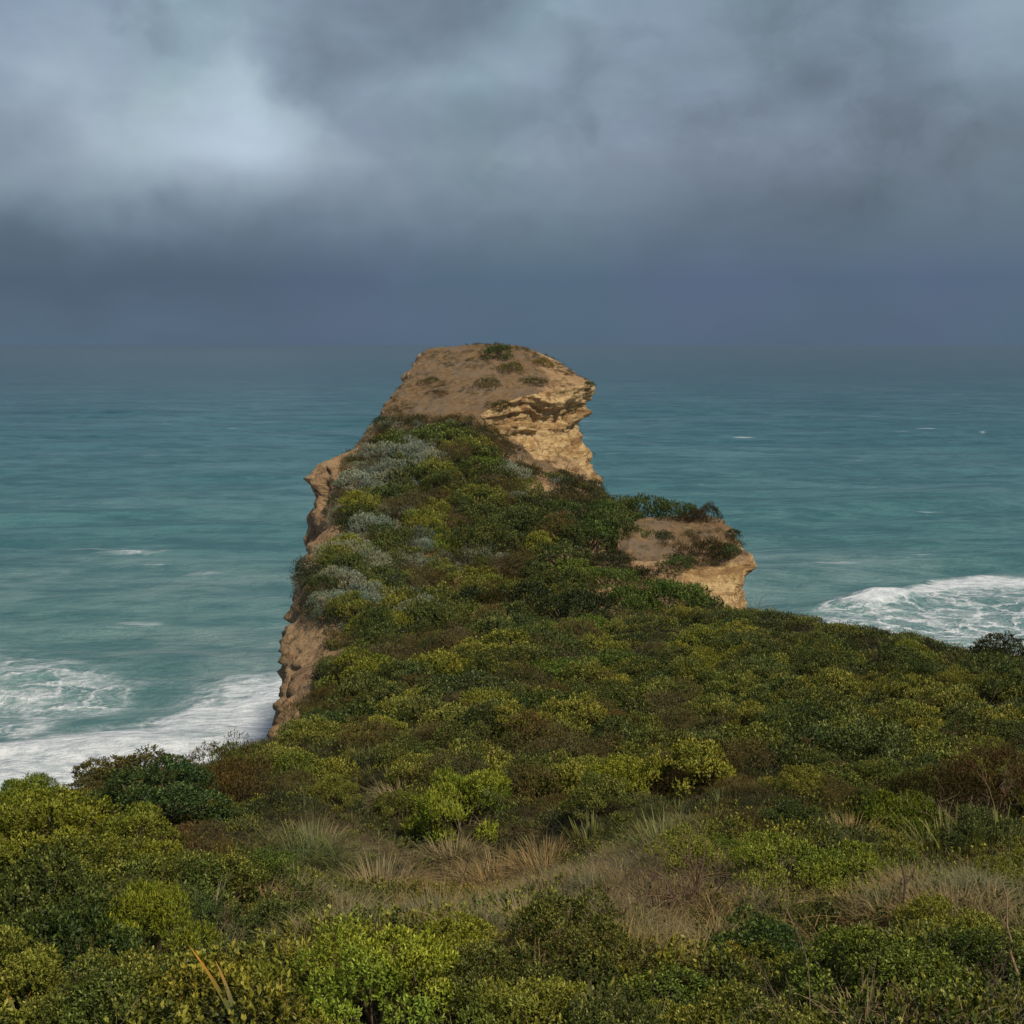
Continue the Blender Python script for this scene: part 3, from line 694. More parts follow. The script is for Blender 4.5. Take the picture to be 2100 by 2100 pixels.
# far kinds
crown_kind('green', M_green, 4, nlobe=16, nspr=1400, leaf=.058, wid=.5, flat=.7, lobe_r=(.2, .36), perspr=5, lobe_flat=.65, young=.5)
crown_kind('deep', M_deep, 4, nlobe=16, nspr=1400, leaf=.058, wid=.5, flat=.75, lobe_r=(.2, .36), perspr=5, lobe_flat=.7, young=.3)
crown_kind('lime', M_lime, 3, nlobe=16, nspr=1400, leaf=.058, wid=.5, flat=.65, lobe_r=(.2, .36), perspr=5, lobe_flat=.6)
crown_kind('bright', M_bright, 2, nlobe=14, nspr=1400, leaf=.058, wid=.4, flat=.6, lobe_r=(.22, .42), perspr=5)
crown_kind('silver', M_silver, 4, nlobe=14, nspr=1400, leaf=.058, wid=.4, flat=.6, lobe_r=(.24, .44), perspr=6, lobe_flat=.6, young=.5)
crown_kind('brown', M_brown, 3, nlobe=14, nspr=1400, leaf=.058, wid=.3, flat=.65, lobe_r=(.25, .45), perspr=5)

# ------------------------------------------------------------------ single shrubs
rs = random.Random(4); SPOTS = []
def place_thing(name, label, cat, loc, rotz, group=None):
    o = bpy.data.objects.new(name, None); COL.objects.link(o); o.empty_display_size = .2
    o.location = loc; o.rotation_euler = (0, 0, rotz); o['label'] = label; o['category'] = cat
    if group: o['group'] = group
    return o
def shrub(kind, px, py, w, label, hk=1., group=None, tone=(1, 1, 1), name='shrub', cat='shrub', stems=True, sink=.12, Y=None):
    hk = hk*(1.15 if kind == 'silver' else 1.45) if Y is None else hk*1.15
    """px,py: middle of the crown in the photo, w: crown width in photo pixels"""
    foot = py+w*.2*hk
    h = hit(px, foot) if Y is None else Vector(P(px, foot, Y))
    if h is None or h.z < 15: print('NO HIT', label); return
    dist = (h-CAM).length; r = w/2*dist/FP*(1.22 if h.y < 30 and Y is None else 1.1)
    if Y is not None:
        gz = ground_z(h.x, h.y, h.z); gz = max(gz, h.z-1.6*r); top = P(px, py-w*.25, Y)[2]
        h = Vector((h.x, h.y, gz)); hk = min(max((top-gz)/(r*1.05), .6), 1.3); sink = 0
    lift = (.35 if 60 < h.y < 101 and px < 1250 else .1)-(r*.15 if h.y > 101 or px > 1250 or Y else 0)
    SPOTS.append((h.x, h.y, r))
    t = place_thing(name, label, cat, h+Vector((0, 0, lift-r*sink)), rs.uniform(0, 6.28), group)
    fm, sm = rs.choice(KINDS[kind])
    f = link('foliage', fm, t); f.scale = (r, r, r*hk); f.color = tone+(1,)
    if stems:
        s = link('stems', sm, t); s.scale = (r, r, r*hk)
    return t

G1, G2, G3, G4 = 'shrubs on the headland slope', 'silver cushion bushes on the headland', 'shrubs on the near slope', 'shrubs along the cliff edge'
def many():
    S = shrub
    # summit
    S('deep', 1017, 718, 62, 'small dark green bush on the skyline at the top of the headland', .9, G1, (.8, .9, .8))
    S('brown', 1047, 748, 46, 'round olive bush on the summit below and right of the skyline bush', .8, G1, (.9, 1.1, .7))
    S('brown', 880, 776, 46, 'dark low bush near the left edge of the bare summit', .7, G1, (.6, .8, .6))
    S('brown', 998, 780, 58, 'dark olive bush in the middle of the bare summit slope', .7, G1, (.6, .8, .6))
    S('brown', 1088, 775, 60, 'dark bush on the summit slope just above the cream cliff', .6, G1, (.6, .75, .55))
    S('brown', 1113, 740, 50, 'yellowish scrub bush on the right shoulder of the summit', .7, G1, (1.1, 1.2, .6))
    S('brown', 898, 800, 52, 'flat brown bush under the leftmost dark summit bush', .5, G1, (.9, .7, .5))
    S('brown', 1022, 825, 52, 'brown bush hanging at the left top of the cream cliff', .7, G1, (.7, .75, .5))
    S('brown', 925, 852, 50, 'brown bush at the foot of the bare summit', .6, G1, (.8, .7, .6))
    S('deep', 1208, 786, 26, 'tiny dark bush on the overhanging right lip of the summit', .7, G1, (.8, .9, .6))
    S('deep', 782, 862, 34, 'black-green bush on the left skyline beneath the summit', .9, G1, (.5, .6, .6))
    # upper slope
    S('green', 905, 892, 130, 'broad dull green shrub just under the bare summit', .6, G1, (.62, .8, .8))
    S('green', 820, 905, 110, 'grey-green shrub left under the summit', .6, G1, (.60, .72, .75))
    S('silver', 905, 900, 44, 'small pale bush in the dull green shrub under the summit', .8, G2)
    S('silver', 745, 985, 120, 'large pale silver bush by the left cliff edge below the rock knob', .7, G2, (1.15, 1.12, 1.05))
    S('silver', 812, 1020, 90, 'silver bush right of the large pale one on the upper slope', .6, G2, (.8, .8, .75))
    S('silver', 745, 958, 70, 'pale bush along the top of the large silver bush', .5, G2, (.9, .95, .9))
    S('silver', 770, 1060, 60, 'small pale bush above the long silver band', .6, G2)
    S('silver', 735, 1108, 90, 'left end of the long silver band of cushion bushes', .55, G2, (.85, .92, .92))
    S('silver', 800, 1095, 100, 'middle of the long silver band of cushion bushes', .55, G2, (.85, .92, .92))
    S('silver', 865, 1085, 90, 'right end of the long silver band of cushion bushes', .5, G2, (.8, .88, .88))
    S('silver', 1050, 1075, 56, 'thin pale bush streak in the centre of the slope', .6, G2)
    S('silver', 985, 1125, 66, 'grey bush beside the centre streak', .6, G2, (.7, .75, .72))
    S('silver', 985, 1160, 56, 'grey bush in the dark gully of the slope', .6, G2, (.6, .65, .65))
    S('silver', 905, 1090, 60, 'small grey bush above the bright green shrub', .6, G2, (.7, .75, .7))
    S('silver', 690, 1225, 100, 'blue-grey bush at the left cliff edge above the bare clay', .9, G2, (.8, .9, .92))
    S('silver', 755, 1232, 100, 'blue-grey bush right beside the one at the left cliff edge', .9, G2, (.8, .9, .92))
    S('silver', 662, 1262, 56, 'dark grey bush hanging over the left edge', .9, G2, (.45, .52, .52))
    S('silver', 790, 1200, 70, 'grey bush between the two lower slope greens', .6, G2, (.6, .66, .64))
    S('deep', 660, 1200, 62, 'dark bush leaning over the left cliff edge', .9, G1, (.6, .7, .7))
    S('bright', 1000, 955, 110, 'fresh green shrub at the upper middle of the slope', .6, G1, (.62, .72, .6))
    S('bright', 1060, 1000, 100, 'fresh green shrub left of the cream rock foot', .6, G1, (.55, .66, .5))
    S('green', 950, 1010, 90, 'mid green shrub left of the fresh green pair', .6, G1, (.7, .8, .7))
    S('brown', 1030, 920, 90, 'brown shrub at the lower left of the cream cliff', .6, G1, (.7, .6, .55))
    S('brown', 1050, 1040, 80, 'brown shrub hollow in the upper middle slope', .6, G1, (.75, .65, .5))
    S('brown', 940, 1060, 110, 'brown-grey shrub in the middle of the slope', .6, G1, (.75, .75, .7))
    S('brown', 860, 1040, 90, 'brown-grey shrub between the silver bushes', .5, G1, (.75, .75, .6))
    S('bright', 905, 1120, 76, 'bright yellow-green round shrub in mid-slope', .7, G1, (.9, .95, .8))
    S('green', 830, 1142, 90, 'olive shrub left of the bright round one', .6, G1, (.9, .95, .8))
    S('green', 695, 1165, 80, 'green shrub at the left cliff edge in mid-slope', .6, G1, (.8, .95, .8))
    S('deep', 1155, 1052, 100, 'dark green shrub under the foot of the cream rock', .7, G1, (.8, .9, .7))
    S('deep', 1235, 1052, 90, 'dark green shrub on the right skyline below the cream rock', .7, G1, (.8, .95, .6))
    S('deep', 1130, 1075, 120, 'dark green shrub in the right middle slope', .6, G1)
    S('deep', 1210, 1100, 120, 'dark green shrub left of the rock outcrop', .7, G1, (.8, 1, .6))
    S('deep', 1150, 1140, 120, 'dark green shrub low beside the outcrop shoulder', .6, G1)
    S('deep', 1080, 1150, 90, 'dark green shrub between centre streak and outcrop', .6, G1, (.9, .9, .8))
    S('lime', 1160, 1170, 130, 'lit green flat-topped shrub under the outcrop shoulder', .5, G1, (.55, .72, .7))
    S('lime', 1250, 1180, 120, 'lit green flat shrub right of the one below the shoulder', .6, G1, (.45, .62, .6))
    S('lime', 970, 1190, 130, 'yellow-topped shrub arching over the dark gully', .55, G1, (.8, .85, .8))
    S('lime', 1100, 1200, 70, 'small pale topped shrub in the dark gully', .6, G1, (.5, .55, .55))
    S('brown', 1020, 1240, 120, 'brown shrub toned dark as shadow in the gully', .8, G1, (.5, .5, .4))  # brown gully shrubs: shadow is put into their dark tones
    S('brown', 1110, 1260, 110, 'brown shrub toned dark as shadow at the foot of the gully', .8, G1, (.4, .42, .35))
    S('deep', 1060, 1235, 170, 'broad shrub toned as shadow, filling the gully left of the neck', .8, G1, (.38, .42, .4))  # very dark tones of the gully shrubs stand in for shadow patches
    S('deep', 1180, 1245, 150, 'shrub toned as shadow, filling the gully below the flat-topped shrubs', .8, G1, (.38, .42, .4))
    S('deep', 965, 1235, 130, 'shrub toned as shadow under the yellow-topped arch', .8, G1, (.45, .45, .4))
    S('deep', 1010, 1490, 150, 'low shrub toned dark as shade in the dip before the neck', .7, G1, (.5, .55, .45))  # shade of the dip painted into the foliage tone
    # outcrop
    S('deep', 1325, 1036, 95, 'tall dark bush standing on the back of the rock outcrop', .95, G1, (.7, .8, .6))
    S('deep', 1388, 1042, 80, 'second dark bush on the back of the rock outcrop', .8, G1, (.7, .8, .6))
    S('brown', 1445, 1046, 60, 'spiky brown bush at the right end of the outcrop top', 1.3, G1, (.5, .5, .4))
    S('brown', 1435, 1115, 110, 'brown brush on the face of the outcrop', .9, G1, (.55, .5, .4))
    S('deep', 1385, 1150, 80, 'green bush low on the outcrop face', .7, G1, (.8, .9, .8))
    S('deep', 1490, 1125, 70, 'dark bush at the right edge of the outcrop', .8, G1, (.6, .7, .6))
    S('deep', 1362, 1095, 38, 'small black-green bush on the bare face of the outcrop', .7, G1, (.5, .6, .5))
    S('deep', 1505, 1092, 34, 'tiny dark bush capping the red rock of the outcrop', .8, G1, (.4, .45, .4))
    S('deep', 1282, 1046, 80, 'dark bush on the left shoulder of the outcrop, against the sea', 1.1, G1, (.7, .8, .6))
    S('deep', 1225, 1068, 70, 'dark green bush in the notch between headland and outcrop', .9, G1, (.7, .85, .6))
    S('brown', 1420, 1052, 56, 'reddish low bush between the two dark ones and the spiky one on the outcrop', .9, G1, (.7, .55, .5))
    # neck
    S('lime', 1380, 1215, 150, 'flat-topped green tree-like shrub in front of the outcrop', .8, G1, (.42, .62, .6), sink=.0)
    S('lime', 1290, 1225, 130, 'flat-topped dark green shrub left in front of the outcrop', .9, G1, (.36, .52, .5))
    S('deep', 1450, 1235, 90, 'low dark shrub under the cream rock of the outcrop', .7, G1, (.6, .7, .5))
    S('lime', 950, 1275, 190, 'wide shrub with pale edge on the neck of the headland', .5, G1, (.42, .55, .5))
    S('lime', 770, 1280, 130, 'yellow-green shrub right of the bare clay cliff', .6, G1, (.6, .68, .5))
    S('lime', 1200, 1290, 130, 'light green round shrub at the right of the neck', .8, G1, (.58, .78, .6))
    S('lime', 740, 1370, 160, 'big yellow-green dome shrub beside the clay cliff', .8, G1, (.72, .78, .6))
    S('lime', 1040, 1320, 170, 'yellow-green shrub in the middle of the neck', .5, G1, (.8, .8, .6))
    S('bright', 1130, 1370, 150, 'fresh green dome shrub right of the neck centre', .6, G1, (.6, .7, .6))
    S('deep', 960, 1410, 190, 'large dull dark shrub in front of the neck', .6, G1, (.8, .8, .8))
    S('brown', 860, 1400, 150, 'brown shrub left of the large dull dark one', .6, G1, (.8, .75, .6))
    S('deep', 1110, 1450, 160, 'dark rounded shrub below the fresh green dome', .6, G1, (.75, .85, .6))
    S('lime', 1270, 1350, 150, 'green shrub at the start of the right heath', .6, G3, (.4, .55, .45))
    S('brown', 880, 1340, 110, 'brown shrub in the neck between yellow-green shrubs', .6, G1, (.7, .65, .6))
    S('deep', 740, 1490, 190, 'dark green shrub at the foot of the clay cliff', .6, G1, (.75, .85, .6))
    S('brown', 690, 1430, 110, 'brown shrub just right of the clay cliff', .7, G1, (.75, .7, .55))
    S('lime', 620, 1580, 120, 'yellow-green shrub in front of the clay cliff foot', .7, G4, (.6, .7, .6))
    S('brown', 1260, 1470, 100, 'rust-brown dead shrub in the middle of the slope', .8, G3, (1.1, .85, .7))
    # cliff edge left
    S('near_deep', 285, 1590, 250, 'large dark brown-green mound of shrub on the left cliff edge', .8, G4, (1.0, .72, .6), Y=24.5)
    S('near_deep', 200, 1620, 150, 'dark shrub at the left foot of the large brown-green mound', .8, G4, (1.0, .75, .6), Y=23.8)
    S('near_deep', 385, 1605, 170, 'dark shrub at the right foot of the large brown-green mound', .8, G4, (1.1, .75, .6), Y=24.8)
    S('near_deep', 320, 1640, 260, 'dark green shrub in front of the brown mound', .6, G4, (.6, .8, .8))
    S('near_bright', 495, 1545, 120, 'small green bush on the edge between mound and cliff', .9, G4, (.45, .6, .5), Y=27)
    S('near_bright', 60, 1605, 130, 'green bush against the white surf at the far left', .9, G4, (.65, .8, .55), Y=20, sink=.4)
    S('near_brown', 500, 1610, 150, 'brown scrubby bush under the small edge bush', .8, G4, (.8, .75, .6))
    # cliff edge right
    S('deep', 1745, 1266, 140, 'dark low bush on the right skyline, left of the big rounded one', .6, G4, (.5, .6, .45), Y=50, sink=.5)
    S('deep', 1840, 1290, 150, 'rounded dark brown bush on the right skyline before the surf', .9, G4, (.55, .5, .35), Y=46.5, sink=.55)
    S('deep', 1660, 1258, 110, 'small dark bush on the right skyline', .5, G4, (.6, .7, .5), Y=51, sink=.5)
    S('deep', 2065, 1316, 120, 'dark bush on the skyline at the right frame edge', .8, G4, (.5, .45, .3), Y=41, sink=.55)
    # middle ground
    S('near_bright', 945, 1650, 190, 'bright green feathery bush in the middle above the dry clearing', .9, G3, (1.3, 1.2, 1.0))
    S('near_lime', 1290, 1590, 150, 'yellow-green leafy bush right of the middle', .8, G3, (1.1, 1.2, .9))
    S('near_green', 1230, 1640, 140, 'green bush below the yellow-green one', .7, G3)
    S('near_bright', 1850, 1680, 170, 'green feathery bush at the right beside the dark hollow', .9, G3, (.65, .7, .55))
    S('near_lime', 2010, 1540, 150, 'yellow-green shrub above the brown shrub at the right', .5, G3, (.8, .85, .6))
    S('near_brown', 2050, 1610, 200, 'rust-brown bushy shrub at the right frame edge', .9, G3, (.75, .6, .5))
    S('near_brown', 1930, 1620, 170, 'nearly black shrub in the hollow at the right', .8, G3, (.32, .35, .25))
    S('near_green', 1700, 1600, 180, 'olive shrub in the right heath', .5, G3, (.75, .85, .7))
    S('near_lime', 1590, 1780, 200, 'yellow-green leafy shrub with upright shoots, lower right middle', .8, G3, (1.0, 1.1, .9))
    S('near_lime', 1740, 1800, 200, 'yellow-green shrub right next to the upright shoots', .8, G3, (.95, 1.05, .85))
    S('near_lime', 1480, 1760, 110, 'small pale green bush at the twiggy end of the clearing', .8, G3, (.7, .8, .6))
    # left foreground
    S('near_lime', 80, 1710, 260, 'yellow-green shrub at the left edge under the surf', .7, G3, (.85, .9, .6))
    S('near_lime', 260, 1740, 220, 'yellow-green shrub right of the one at the left edge', .7, G3, (.8, .86, .6))
    S('near_green', 190, 1810, 260, 'olive dome shrub in the left foreground', .6, G3, (.85, .9, .7))
    S('near_brown', 395, 1745, 130, 'soft purple-brown dry bush left of the grass', .8, G3, (1.15, .95, .9))
    S('near_deep', 60, 1890, 300, 'dark green leafy shrub on the left frame edge', .8, G3, (.8, .85, .7))
    S('near_green', 430, 1830, 230, 'leafy shrub between left shrubs and dry clearing', .6, G3, (.9, .9, .8))
    S('near_bright', 315, 1925, 200, 'bright green feathery bush in the left foreground', 1.1, G3, (1.05, 1.0, .8))
    S('near_deep', 120, 2010, 330, 'very dark green shrub in the lower left corner', .8, G3, (.75, .8, .6))
    S('near_green', 540, 1800, 130, 'green leafy shrub at the left end of the clearing', .7, G3, (.8, .95, .8))
    # bottom
    S('near_lime', 780, 2050, 330, 'large bright yellow-green leafy shrub at the bottom centre', .8, G3, (1.15, 1.35, 1.1))
    S('near_lime', 960, 1980, 230, 'yellow-green shrub behind and right of the bright bottom one', .7, G3, (.95, 1.05, .8))
    S('near_deep', 1560, 1960, 300, 'dark green shrub with glossy leaves at the lower right', .6, G3, (.7, .9, .8))
    S('near_green', 1800, 2010, 320, 'green leafy shrub in the lower right', .6, G3, (.8, .95, .7))
    S('near_green', 1350, 2060, 300, 'leafy shrub at the bottom right of centre', .5, G3, (.7, .85, .7))
    S('near_green', 2030, 1980, 230, 'leafy shrub by the stems at the lower right frame edge', .6, G3, (.8, .85, .7))
many()

# ------------------------------------------------------------------ ground cover (stuff), geometry-node instances
def asset_col(name, meshes):
    c = bpy.data.collections.new(name)
    for i, me in enumerate(meshes):
        o = bpy.data.objects.new('%s_%02d' % (name, i), me); c.objects.link(o)
    return c
def cover_nodes(name, col):
    ng = bpy.data.node_groups.new(name, 'GeometryNodeTree')
    ng.interface.new_socket('Geometry', in_out='INPUT', socket_type='NodeSocketGeometry')
    ng.interface.new_socket('Geometry', in_out='OUTPUT', socket_type='NodeSocketGeometry')
    N, L = ng.nodes, ng.links
    gi, go = N.new('NodeGroupInput'), N.new('NodeGroupOutput')
    ci = N.new('GeometryNodeCollectionInfo'); ci.inputs[0].default_value = col; ci.inputs[1].default_value = True; ci.inputs[2].default_value = True
    ip = N.new('GeometryNodeInstanceOnPoints'); ip.inputs['Pick Instance'].default_value = True
    def na(nm, ty):
        n = N.new('GeometryNodeInputNamedAttribute'); n.data_type = ty; n.inputs[0].default_value = nm
        return [o for o in n.outputs if o.enabled][0]
    e = N.new('FunctionNodeEulerToRotation'); L.new(na('rot', 'FLOAT_VECTOR'), e.inputs[0])
    L.new(gi.outputs[0], ip.inputs['Points']); L.new(ci.outputs[0], ip.inputs['Instance'])
    L.new(e.outputs[0], ip.inputs['Rotation']); L.new(na('scl', 'FLOAT_VECTOR'), ip.inputs['Scale']); L.new(na('idx', 'INT'), ip.inputs['Instance Index'])
    L.new(ip.outputs[0], go.inputs[0])
    return ng
def cover(name, label, col, pts, nrm, scl, tint, rg, lean=.35, tall=1., space=0):
    keep = np.ones(len(pts), bool)
    if col.name[:4] not in ('bcl2',):
        for sx, sy, sr in SPOTS: keep &= (pts[:, 0]-sx)**2+(pts[:, 1]-sy)**2 > (sr*(.42 if sy < 32 else .68))**2
    pts, nrm = pts[keep], nrm[keep]; scl = np.asarray(scl)[keep]; tint = np.asarray(tint)[keep] if hasattr(tint, '__len__') else tint
    n = len(pts)
    if n == 0: return
    if space:
        order = np.argsort(-scl); kept = []
        for q in order:
            p = pts[q]; ok = True
            if kept:
                K = np.array(kept); ok = np.all((pts[K, 0]-p[0])**2+(pts[K, 1]-p[1])**2 > (space*(scl[K]+scl[q])/2*2*.5)**2)
            if ok: kept.append(q)
        pts, nrm, scl = pts[kept], nrm[kept], scl[kept]; tint = tint[kept] if hasattr(tint, '__len__') else tint
        n = len(pts)
    k = len(col.objects)
    me = bpy.data.meshes.new(name); me.vertices.add(n); me.vertices.foreach_set('co', np.asarray(pts, np.float32).ravel())
    rot = np.stack([-nrm[:, 1]*lean+rg.normal(0, .16, n), nrm[:, 0]*lean+rg.normal(0, .16, n), rg.random(n)*6.283], 1).astype(np.float32)
    a = me.attributes.new('rot', 'FLOAT_VECTOR', 'POINT'); a.data.foreach_set('vector', rot.ravel())
    a = me.attributes.new('scl', 'FLOAT_VECTOR', 'POINT'); a.data.foreach_set('vector', (np.asarray(scl, np.float32)[:, None]*np.array([[1, 1, tall]], np.float32)).astype(np.float32).ravel())
    a = me.attributes.new('tint', 'FLOAT', 'POINT'); a.data.foreach_set('value', np.asarray(tint, np.float32))
    a = me.attributes.new('idx', 'INT', 'POINT'); a.data.foreach_set('value', rg.integers(0, k, n).astype(np.int32))
    o = link(name, me, kind='stuff', label=label, category='vegetation')
    md = o.modifiers.new('cover', 'NODES'); md.node_group = cover_nodes(name+'_nodes', col)

ra = np.random.default_rng(5)
A = {}
A['sprig'] = asset_col('sprig', [sprig_mesh('sprig', M_green, ra, ra.integers(15, 22), .11, .034, .55) for _ in range(7)])
A['dsprig'] = asset_col('dsprig', [sprig_mesh('dsprig', M_deep, ra, ra.integers(15, 22), .11, .034, .5) for _ in range(6)])
A['lsprig'] = asset_col('lsprig', [sprig_mesh('lsprig', M_lime, ra, ra.integers(14, 20), .14, .036, .5, .75) for _ in range(5)])
A['clump'] = asset_col('clump', [clump_mesh('clump', M_green, ra) for _ in range(8)])
A['dclump'] = asset_col('dclump', [clump_mesh('dclump', M_deep, ra) for _ in range(8)])
A['lclump'] = asset_col('lclump', [clump_mesh('lclump', M_lime, ra) for _ in range(5)])
M_shade = mat_leaf('dark_undergrowth_leaves', (.012, .018, .007), (.050, .066, .020), (.10, .12, .035), ((.024, .022, .009), (.075, .066, .026)))  # leaf colour darkened to paint shade into the gaps between shrubs
A['uclump'] = asset_col('uclump', [clump_mesh('uclump', M_shade, ra) for _ in range(6)])
A['bclump'] = asset_col('bclump', [clump_mesh('bclump', M_brown, ra, 80, .26, .07, .2, .8, 4) for _ in range(6)])
A['sclump'] = asset_col('sclump', [clump_mesh('sclump', M_silver, ra, 80, .25, .06, .4, .6) for _ in range(5)])
A['straw'] = asset_col('straw', [tuft_mesh('straw', M_straw, ra, 34, .36, .007, 1.3, .9, .3) for _ in range(8)])
A['grass'] = asset_col('grass', [tuft_mesh('grass', M_blade, ra, 22, .42, .010, .9, .6, .5) for _ in range(6)])
def twig_asset():
    g = Geo()
    for _ in range(5): twigs_geo(g, ra, (0, 0, -.05), (ra.normal(0, .6), ra.normal(0, .6), .8), ra.uniform(.25, .5), .0055, 2)
    return g.mesh('twig', M_bark)
A['twig'] = asset_col('twig', [twig_asset() for _ in range(5)])

def sample(G, mask_fn, dens_fn, rg):
    """area-weighted random points on a grid surface"""
    a, b, c, d = G[:-1, :-1], G[:-1, 1:], G[1:, 1:], G[1:, :-1]
    cr = np.cross(c-a, d-b); ar = np.linalg.norm(cr, axis=2)/2; nr = unit(cr); nr = np.where(nr[..., 2:] < 0, -nr, nr)
    cen = (a+b+c+d)/4
    w = ar*dens_fn(cen, nr)*mask_fn(cen, nr)
    cnt = rg.poisson(w.ravel()); i = np.repeat(np.arange(len(cnt)), cnt)
    u, v = rg.random((2, len(i), 1))
    f = lambda q: q.reshape(-1, 3)[i]
    p = f(a)*(1-u)*(1-v)+f(b)*u*(1-v)+f(c)*u*v+f(d)*(1-u)*v
    return p, nr.reshape(-1, 3)[i]

# where which kind of cover grows: (px, py, half width, half height, kind, weight)
ZONES = [
 (900, 1815, 380, 95, 'straw', 6), (730, 1890, 130, 50, 'straw', 4), (1150, 1800, 180, 60, 'straw', 2.5), (1960, 1870, 200, 60, 'straw', 2.2),
 (1200, 1860, 220, 60, 'straw', 1.5), (610, 1720, 130, 70, 'grass', 3), (820, 1630, 140, 40, 'straw', 2.5), (700, 1580, 180, 50, 'grass', 1.2),
 (1350, 1860, 170, 90, 'brown', 2.2), (1350, 1870, 190, 60, 'twig', 1.1), (1330, 1880, 240, 70, 'straw', 3), (1100, 1920, 300, 50, 'straw', 2), (1250, 1900, 250, 70, 'brown', 1.5), (600, 1900, 120, 60, 'straw', 1.5), (1320, 1690, 170, 60, 'grass', 2.2), (1180, 1570, 150, 60, 'brown', 1.5),
 (1100, 1640, 400, 60, 'brown', .7), (1950, 1680, 150, 110, 'brown', 2.5), (1960, 1760, 150, 80, 'grass', 1.6), (2050, 1580, 80, 60, 'brown', 3),
 (350, 1600, 220, 50, 'brown', 2), (370, 1700, 130, 45, 'brown', 2.5), (470, 1800, 110, 60, 'brown', .8), (520, 1600, 100, 60, 'brown', 1.5),
 (150, 1710, 260, 50, 'lime', 2.2), (850, 2040, 240, 90, 'lime', 3.5), (600, 2060, 100, 50, 'lime', 1.0), (1650, 1790, 220, 70, 'lime', 2.5),
 (1230, 1620, 160, 30, 'lime', 1.2), (200, 1980, 330, 130, 'deep', 6), (150, 1850, 260, 60, 'deep', 4), (1550, 1970, 500, 60, 'deep', 1.2),
 (1700, 1480, 420, 120, 'deep', 2.0), (1350, 1430, 220, 60, 'deep', 1.4), (1550, 1330, 300, 60, 'lime', .7), (900, 1430, 350, 60, 'brown', 1.6),
 (1260, 1500, 100, 60, 'brown', 1.4), (1930, 1250, 300, 120, 'deep', 1.), (1000, 1540, 500, 40, 'brown', 1.1), (1550, 1700, 120, 40, 'brown', 1.6),
 (620, 1960, 90, 70, 'grass', 1.2), (470, 1980, 60, 90, 'brown', 1.5)]
KN = ['green', 'deep', 'lime', 'brown', 'straw', 'grass', 'twig']
def kinds_at(p, rg):
    px, py = proj(p); W = np.zeros((len(p), len(KN)))
    W[:, 0] = 1.0; W[:, 1] = .6; W[:, 2] = .06; W[:, 3] = .10; W[:, 4] = .03; W[:, 5] = .05; W[:, 6] = .006
    for zx, zy, rx, ry, k, w in ZONES:
        W[:, KN.index(k)] += w*np.exp(-(((px-zx)/rx)**2+((py-zy)/ry)**2)*1.1)
    nz = [fbm(p, .5, 3)+.5*fbm(p, 1.6, 2) for _ in range(1)][0]
    for j in range(len(KN)): W[:, j] *= np.exp(5.5*fbm(p+31*j, .6, 3))
    c = np.cumsum(W, 1); c /= c[:, -1:]
    return (rg.random((len(p), 1)) > c).sum(1)

